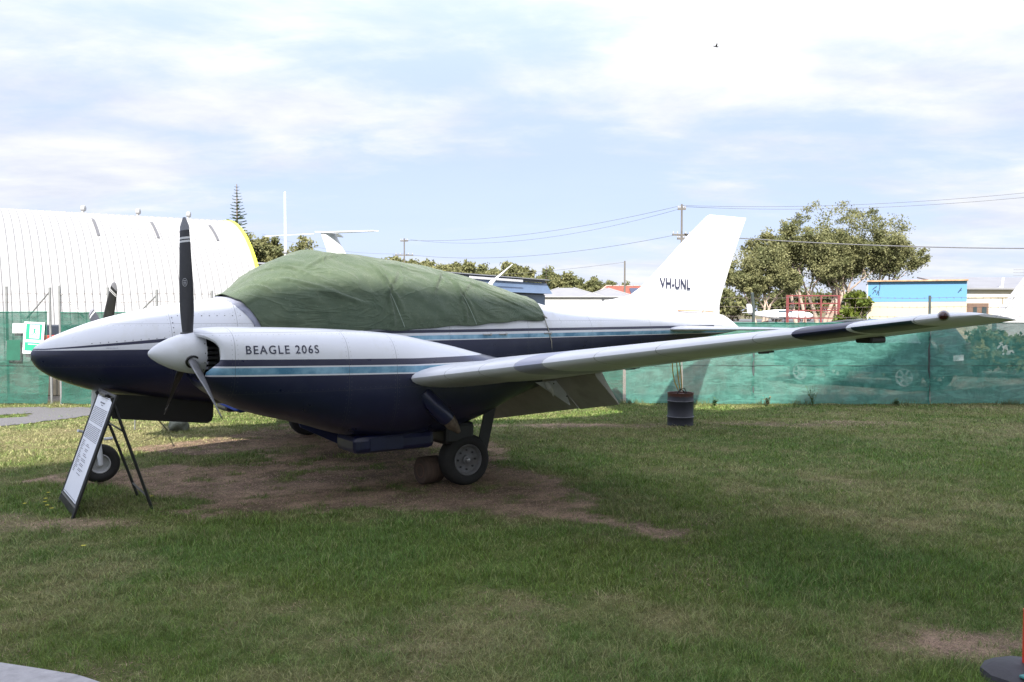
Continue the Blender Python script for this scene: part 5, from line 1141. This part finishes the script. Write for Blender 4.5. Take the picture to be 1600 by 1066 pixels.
# thin vertical posts between sheds
# blue and cream building
M_blu = None
t = NT('sky blue painted wall'); x, y, z = t.xyz(); st3 = t.noise(1.6, 6, .75, (3, 1, .15)); t.col(t.mix(t.rng(st3, .62, .72, 0, .75), (.085, .23, .42), (.14, .16, .15))); t.set(Roughness=.6); M_blu = t.m
t = NT('cream painted wall'); st3 = t.noise(1.6, 6, .75, (3, 1, .15)); t.col(t.mix(t.rng(st3, .64, .75, 0, .7), (.44, .375, .28), (.24, .18, .12))); t.set(Roughness=.7); M_crm = t.m
bb = empty('blue_cream_building', (24.25, 60, -.1), R(-22), 'flat topped building with sky blue upper wall and cream lower wall', 'building')
lb(0, 6.02, .02, 9, 0, 2.45, 'lower_wall', M_crm, bb); lb(0, 6.02, 0.0, 9, 2.452, 3.80, 'upper_wall', M_blu, bb)
b = MB(); b.box((3.01, 4.4, 3.86), (6.14, 9.3, .10), bev=.01); b.build('parapet_cap', simple('rusty parapet edge', (.34, .22, .13), .8, var=.4, scale=3), bb)
b = MB()
for (x0_, z0_, x1_, z1_) in ((.30, 3.0, .42, 3.25), (.42, 3.25, .5, 3.1), (.55, 2.95, .62, 3.2), (.62, 3.2, .68, 2.9), (.3, 3.3, .55, 3.5), (.70, 3.2, .72, 3.75), (5.5, 3.05, 5.7, 3.35), (5.58, 3.15, 5.7, 3.2)): b.tube([(x0_, -.012, z0_), ((x0_ + x1_) / 2 + .04, -.012, (z0_ + z1_) / 2 + .05), (x1_, -.012, z1_)], .028, 5)
b.build('paint_scuffs', simple('dark scuffs', (.04, .07, .10), .8), bb)
b = MB(); b.box((-.03, 0.06, 1.9), (.06, .1, 3.8)); b.build('downpipe', M_white, bb)
# cream building on the right
cbn = empty('cream_building', (30.15, 58.4, -.1), R(-4), 'long cream building with low sloping grey roof and a shaded veranda window', 'building')
lb(0, 14, .02, 8, 0, 3.35, 'wall', simple('light cream wall', (.46, .44, .38), .7, var=.05, scale=1), cbn)
b = MB(); b.add([(-.2, -.35, 3.36), (14.2, -.35, 3.30), (14.2, 8, 4.3), (-.2, 8, 4.4), (-.2, -.35, 3.26), (14.2, -.35, 3.18), (14.2, 8, 4.2), (-.2, 8, 4.3)], [(0, 1, 2, 3), (7, 6, 5, 4), (0, 1, 5, 4), (1, 2, 6, 5), (2, 3, 7, 6), (3, 0, 4, 7)]); b.build('roof', M_gr, cbn)
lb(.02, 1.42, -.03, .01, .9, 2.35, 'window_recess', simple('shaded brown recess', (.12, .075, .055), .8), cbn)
for (a0, a1) in ((.42, .66), (.98, 1.28)): lb(a0, a1, -.06, -.035, 1.3, 2.1, 'window_pane', simple('dark pane', (.03, .045, .05), .2), cbn)
b = MB(); b.tube([(0, -.05, 2.72), (6.2, -.05, 2.80)], .02, 5); b.tube([(2.3, -.05, 2.75), (2.3, -.05, .2)], .025, 5); b.build('conduit', simple('brown conduit', (.35, .30, .22), .7), cbn)
b = MB(); b.tube([(2.0, .2, 3.3), (2.35, .2, 3.42), (2.40, .2, 4.05)], .085, 10); b.build('vent_pipe', M_white, cbn)
an = empty('tv_antenna', (35.0, 60.2, 3.2), 0, 'television antenna above the roof at the far right edge', 'antenna'); b = MB(); b.tube([(0, 0, 0), (0, 0, 1.4)], .02, 6)
for z in (.95, 1.15, 1.35): b.tube([(-.75, 0, z), (.6, 0, z + .02)], .016, 5)
b.build('aerial', M_galv, an)
# white sloped shelter on the right edge with brace pole
wsn = empty('white_shelter', (18.0, 31, -.1), 0, 'white sloping canvas shelter cut by the right edge of the picture', 'shelter'); b = MB()
b.add([(-.92, 0, 1.60), (1.9, 0, 5.3), (6, 0, 5.3), (6, 0, 0), (-.92, 0, 0), (-.92, .3, 1.60), (1.9, .3, 5.3), (6, .3, 5.3), (6, .3, 0), (-.92, .3, 0)], [(0, 1, 2, 3, 4), (9, 8, 7, 6, 5), (0, 1, 6, 5), (1, 2, 7, 6), (0, 5, 9, 4), (2, 3, 8, 7)]); b.build('canvas_wall', simple('white shelter sheet', (.45, .44, .46), .6, var=.04), wsn)
b = MB(); b.tube([(-1.05, -.05, 1.45), (1.9, -.05, 5.35)], .045, 8); b.build('edge_pole', simple('grey pole', (.28, .29, .31), .5), wsn)
# red frame rack
rfx, rfy = 23.5, 62 + 13; D = 75; rx0 = (1229 - 800) / 1374 * D; rx1 = (1311 - 800) / 1374 * D; zt = 1.75 + (485.7 - 461.5) * D / 1374
rf = empty('red_rack', (rx0, D, -.1), 0, 'dark red steel frame rack standing in front of the paperbark trunks', 'rack'); M_rr = simple('dark red steel', (.15, .028, .030), .6, var=.2); Wd_ = rx1 - rx0; b = MB(); hz2 = zt + .1
for x_, r in ((0, .07), (.12, .05), (.265 * 3.9, .045), (Wd_ * .65, .08), (Wd_ * .35, .03), (Wd_ - .12, .05), (Wd_, .07)): b = MB(); b.box((x_, 0, hz2 / 2), (r * 1.7, .1, hz2)); b.build('upright', M_rr, rf)
for z in (hz2 - .04, hz2 - .7, hz2 - 1.3, hz2 - 1.95): b = MB(); b.box((Wd_ / 2, .06, z), (Wd_ + .1, .08, .10)); b.build('rail', M_rr, rf)
for z in (hz2 - 1.0, hz2 - 1.15, hz2 - 1.5): b = MB(); b.box((Wd_ * .82, .06, z), (Wd_ * .3, .06, .05)); b.build('rail', M_rr, rf)
# parked light aircraft far away
pl = empty('light_aircraft', (31.5, 106, -.1), R(8), 'small white light aircraft parked on the far tarmac behind the red rack', 'aircraft'); M_pw = simple('gloss white', (.8, .8, .8), .3, var=.02); b = MB(); rows = []
for (x_, r, zc) in ((-3.2, .10, 1.55), (-2.5, .2, 1.5), (-1.2, .38, 1.45), (0, .55, 1.42), (1.2, .62, 1.40), (2.4, .55, 1.40), (3.6, .45, 1.32), (4.6, .35, 1.28), (5.0, .12, 1.25)): rows.append([(x_, r * .85 * math.cos(a), zc + r * math.sin(a)) for a in [2 * PI * k / 16 for k in range(16)]])
b.grid(rows, True); b.add(rows[0], [tuple(range(16))]); b.add(rows[-1], [tuple(range(16))]); b.build('fuselage', M_pw, pl, smooth=True)
b = MB(); b.add([(-3.3, .04, 1.6), (-2.3, .04, 1.65), (-2.9, .03, 2.65), (-3.4, .03, 2.65), (-3.3, -.04, 1.6), (-2.3, -.04, 1.65), (-2.9, -.03, 2.65), (-3.4, -.03, 2.65)], [(0, 1, 2, 3), (7, 6, 5, 4), (0, 1, 5, 4), (1, 2, 6, 5), (2, 3, 7, 6), (3, 0, 4, 7)]); b.build('fin', M_pw, pl)
b = MB(); b.box((-2.9, 0, 1.62), (.8, 3.2, .08), bev=.02); b.build('tailplane', M_pw, pl); b = MB(); b.box((1.3, 0, 1.15), (1.6, 10.0, .16), bev=.05); b.build('wing', M_pw, pl)
b = MB(); b.box((1.3, -.50, 1.78), (1.8, .12, .26), bev=.03); b.build('cabin_window', simple('dark cabin glass', (.05, .07, .09), .15), pl)
for (x_, y_) in ((.9, -1.2), (.9, 1.2), (4.0, 0)): b = MB(); b.tube([(x_, y_, 1.1), (x_, y_, .25)], .05, 6); b.lathe([(.001, -.08), (.22, -.08), (.26, 0), (.22, .08), (.001, .08)], (x_, y_, .26), (0, 1, 0), 14); b.build('undercarriage', M_black, pl)
# parked car seen through the cloth
cr = empty('parked_car', (8.75, 21.6, -.1), R(-50), 'dark green looking car parked behind the see through cloth on the right', 'car'); M_cp = simple('dark car paint', (.008, .014, .018), .25, coat=.6, var=.1); b = MB()
prof = [(-2.1, .45), (-2.15, .85), (-2.05, 1.02), (-1.55, 1.08), (-1.0, 1.50), (-.2, 1.60), (1.0, 1.58), (1.75, 1.45), (2.05, 1.0), (2.12, .6), (2.08, .38)]
for yy in (): pass
rows = []
for (yy, sh) in ((-.86, .0), (-.80, .04), (0, .06), (.80, .04), (.86, .0)): rows.append([(x_ * (1 - (.02 if abs(yy) > .84 else 0)), yy * (1 - max(0, z - 1.0) * .28), z + (sh if z > .5 else 0)) for x_, z in prof])
b.grid(rows); m_ = len(prof); b.add(rows[0], [tuple(range(m_))]); b.add(rows[-1], [tuple(range(m_))]); b.build('body', M_cp, cr, auto=35)
for sd_ in (-1, 1):
    b = MB(); yy = sd_ * .80; b.add([(-.95, yy, 1.10), (.3, yy * 1.0, 1.10), (.3, yy * .955, 1.50), (-.75, yy * .96, 1.42)], [(0, 1, 2, 3)]); b.add([(.4, yy, 1.10), (1.7, yy, 1.12), (1.5, yy * .96, 1.42), (.4, yy * .955, 1.50)], [(0, 1, 2, 3)]); b.v = [(p[0], p[1] + sd_ * .035, p[2]) for p in b.v]; b.build('side_window', simple('silvered glass', (.25, .30, .33), .15, metal=.6), cr)
    for x_ in (-1.3, 1.35):
        b = MB(); b.lathe([(.20, -.1), (.30, -.1), (.33, -.06), (.33, .06), (.30, .1), (.20, .1)], (x_, sd_ * .80, .33), (0, 1, 0), 28); wh = b.build('wheel', M_rubber, cr, smooth=True); b = MB(); b.lathe([(.21, .05), (.205, .105), (.18, .10), (.175, .04)], (x_, sd_ * .80, .33), (0, sd_, 0), 24); [b.box((x_ + .095 * math.cos(q_ * PI / 3), sd_ * .89, .33 + .095 * math.sin(q_ * PI / 3)), (.19, .02, .045), Matrix.Rotation(-q_ * PI / 3, 3, 'Y')) for q_ in range(6)]; b.build('rim', simple('bright alloy', (.24, .24, .25), .45, metal=.2), wh, auto=40)
b = MB(); b.box((2.16, 0, .78), (.02, .5, .13)); b.build('number_plate', M_white, cr)
for sd_ in (-1, 1): b = MB(); b.box((2.07, sd_ * .68, .98), (.08, .18, .24), bev=.02); b.build('tail_lamp', simple('lamp red', (.06, .02, .02), .3), cr)

for i, (x, y, r_) in enumerate(((10.9, 24.5, .9), (12.6, 25.0, 1.1), (14.6, 24.2, 1.0), (16.3, 25.4, 1.1))):
    shrub('hedge_bush', 'low dark hedge bush behind the cloth fence, %s from the left' % ('first', 'second', 'third', 'fourth')[i], (x, y, -.1), (r_ * 1.1, .8, 1.25), 500 + i, M_leafB, 18, 90, .12, 'bush', 'low hedge bushes behind the right cloth fence')
# ------------------------------------------------------------------ poles, wires, mast, bird
M_pole = simple('weathered pole', (.11, .10, .09), .8, var=.2, scale=2)
def pole(x, y, h_, arms, label, name='power_pole', r=.11):
    o = empty(name, (x, y, -.1), 0, label, 'power pole'); b = MB(); b.tube([(0, 0, 0), (0, 0, h_)], [r, r * .7], 10); b.build('pole', M_pole, o)
    for (z, hw, rz) in arms:
        b = MB(); b.box((0, 0, z), (2 * hw, .12, .14), Matrix.Rotation(rz, 3, 'Z')); a = b.build('crossarm', M_pole, o)
        b = MB()
        for q in (-.9, -.45, .45, .9): b.lathe([(.05, 0), (.07, .08), (.05, .16), (.02, .24)], (q * hw * math.cos(rz), q * hw * math.sin(rz), z + .07), (0, 0, 1), 8)
        b.build('insulator', simple('grey insulator', (.30, .30, .31), .4), a)
    return o
def zat(py, D): return 1.752 + (485.7 - py) * D / 1374.2
pole(14.8, 77, zat(320, 77) + .1, [(zat(326, 77), .35, 0), (zat(366, 77), .85, .2), (zat(372, 77), .4, .2)], 'tall power pole with cross arms beside the tail fin')
pole(-13.8, 113, zat(373, 113) + .1, [(zat(376, 113), .5, 0), (zat(398, 113), 1.15, .1)], 'distant power pole with a cross arm above the canvas cover')
pole(14.2, 111, zat(408, 111) + .1, [], 'plain wooden pole in front of the terracotta roof', r=.14)
pole(48, 62, zat(270, 62), [(zat(276, 62), .5, 0), (zat(384, 62), .8, 0)], 'power pole standing out of view to the right')
def wire(a, b_, sag, r, label, n=24, spacers=False):
    a, b_ = Vector(a), Vector(b_); m = MB(); o = empty('overhead_wire', tuple(a), 0, label, 'wire')
    m.tube([tuple((b_ - a) * (i / n) - Vector((0, 0, sag * 4 * (i / n) * (1 - i / n)))) for i in range(n + 1)], r, 5); m.build('cable', simple('dark cable', (.10, .10, .11), .6), o, smooth=True); return o
top2 = (14.8, 77, zat(322, 77)); arm2 = (15.0, 77, zat(366, 77)); top1 = (-13.8, 113, zat(376, 113)); R4 = (48, 62, zat(270, 62))
wire(top1, top2, 1.0, .018, 'upper wire from the distant pole to the tall pole'); wire((-13.0, 113, zat(375, 113)), (15.1, 77, zat(325, 77)), 1.5, .015, 'second upper wire sagging between the distant and the tall pole')
wire(top2, R4, .9, .016, 'upper wire climbing from the tall pole to the right edge'); wire((15.1, 77, zat(324, 77)), (48.3, 62, zat(276, 62)), 1.0, .016, 'second upper wire climbing to the right edge')
wire(arm2, (48, 62, zat(386, 62)), .55, .045, 'thick bundled cable crossing the paperbark trees to the right'); wire((14.2, 77, zat(368, 77)), (-13.6, 113, zat(398, 113)), 1.1, .018, 'lower wire sagging between cross arms above the sheds')
wire((14.2, 111, zat(410, 111)), (-20, 150, zat(430, 150)), .8, .018, 'low wire running left from the plain wooden pole'); wire((-13.8, 113, zat(397, 113)), (-34, 120, zat(366, 120)), .8, .016, 'wire running left from the distant pole behind the mast')
# white mast with cross arm
D = 46; mxx = (447 - 800) / 1374 * D; ms = empty('white_mast', (mxx, D, -.1), 0, 'white vertical mast with thin horizontal arms rising behind the canvas cover', 'mast'); b = MB(); b.tube([(0, 0, 0), (0, 0, zat(400, D)), (0, 0, zat(298, D))], [.09, .065, .045], 10); b.build('pole', M_white, ms, smooth=True)
b = MB(); b.tube([(-1.05, 0, zat(370, D) + .1), (1.5, 0, zat(366, D) + .1)], .022, 6); b.build('cross_arm', M_white, ms)
b = MB(); b.lathe([(.04, 0), (.11, .04), (.11, .1), (.04, .14)], (0, 0, zat(395, D)), (0, 0, 1), 10); b.tube([(-.16, 0, zat(392, D)), (.16, 0, zat(388, D))], .03, 6); b.build('bracket', M_galv, ms)
# bird
D = 40; bx, bz = (1115 - 800) / 1374 * D, zat(78, D); bd = empty('bird', (bx, D, bz), .4, 'small dark bird flying high in the sky', 'bird'); M_bd = simple('dark feathers', (.05, .05, .06), .7)
b = MB(); b.tube([(-.12, 0, 0), (-.05, 0, .012), (.03, 0, .015), (.09, 0, .008), (.13, 0, .012), (.155, 0, .008)], [.008, .030, .036, .024, .022, .004], 8); b.build('body', M_bd, bd, smooth=True)
for q in (1, -1): b = MB(); b.add([(.05, q * .02, .02), (-.04, q * .02, .015), (-.06, q * .11, .07), (-.09, q * .20, .10), (0, q * .13, .085), (.05, q * .02, .028), (-.04, q * .02, .022), (-.06, q * .11, .074), (-.09, q * .20, .104), (0, q * .13, .09)], [(0, 1, 2, 4), (4, 2, 3), (5, 9, 7, 6), (9, 8, 7)]); b.build('wing', M_bd, bd)
b = MB(); b.add([(-.10, -.012, 0), (-.10, .012, 0), (-.17, .03, -.002), (-.17, -.03, -.002)], [(0, 1, 2, 3)]); b.build('tail', M_bd, bd)

# ------------------------------------------------------------------ tiny joined pieces are marked, look-alikes told apart by place
for o in bpy.data.objects:
    if o.parent and o.name.split('.')[0] in ('bracket_rivets', 'spinner_screws', 'hatch_fasteners', 'wheel_bolts', 'engine_block', 'insulator', 'printed_text', 'petals', 'ridge_tiles', 'paint_scuffs', 'conduit', 'hoop', 'aerial', 'barbed_wire', 'foliage', 'crown', 'leaves', 'stem', 'blade_emblem', 'main_gear_leg', 'hinge_cover', 'bracket', 'running_figure', 'knot'):
        if o.type == 'MESH' and o.name.split('.')[0] not in ('main_gear_leg', 'hinge_cover', 'bracket', 'running_figure', 'knot', 'conduit'): o['kind'] = 'stuff'
ORD = ['first', 'second', 'third', 'fourth', 'fifth', 'sixth', 'seventh', 'eighth', 'ninth', 'tenth', 'eleventh', 'twelfth', 'thirteenth', 'fourteenth', 'fifteenth', 'sixteenth', 'seventeenth', 'eighteenth', 'nineteenth', 'twentieth', 'twenty first', 'twenty second', 'twenty third', 'twenty fourth', 'twenty fifth', 'twenty sixth', 'twenty seventh', 'twenty eighth', 'twenty ninth', 'thirtieth']
for g_, txt in (('trees of the wooded ridge beyond the far sheds', 'olive tree of the wooded ridge, %s from its left end'), ('dark trees far behind the paperbark grove', 'dark bushy tree behind the paperbark grove, %s from the left'), ('treetops above the cream building', 'dark treetop above the cream building roof, %s from the left'), ('small yellow flowers in the lawn near the A board', 'tiny yellow flower in the lawn near the A board, %s from the left')):
    q = sorted((o for o in bpy.data.objects if o.get('group') == g_), key=lambda o: o.location.x / max(1, o.location.y))
    for i, o in enumerate(q): o['label'] = txt % ORD[i]
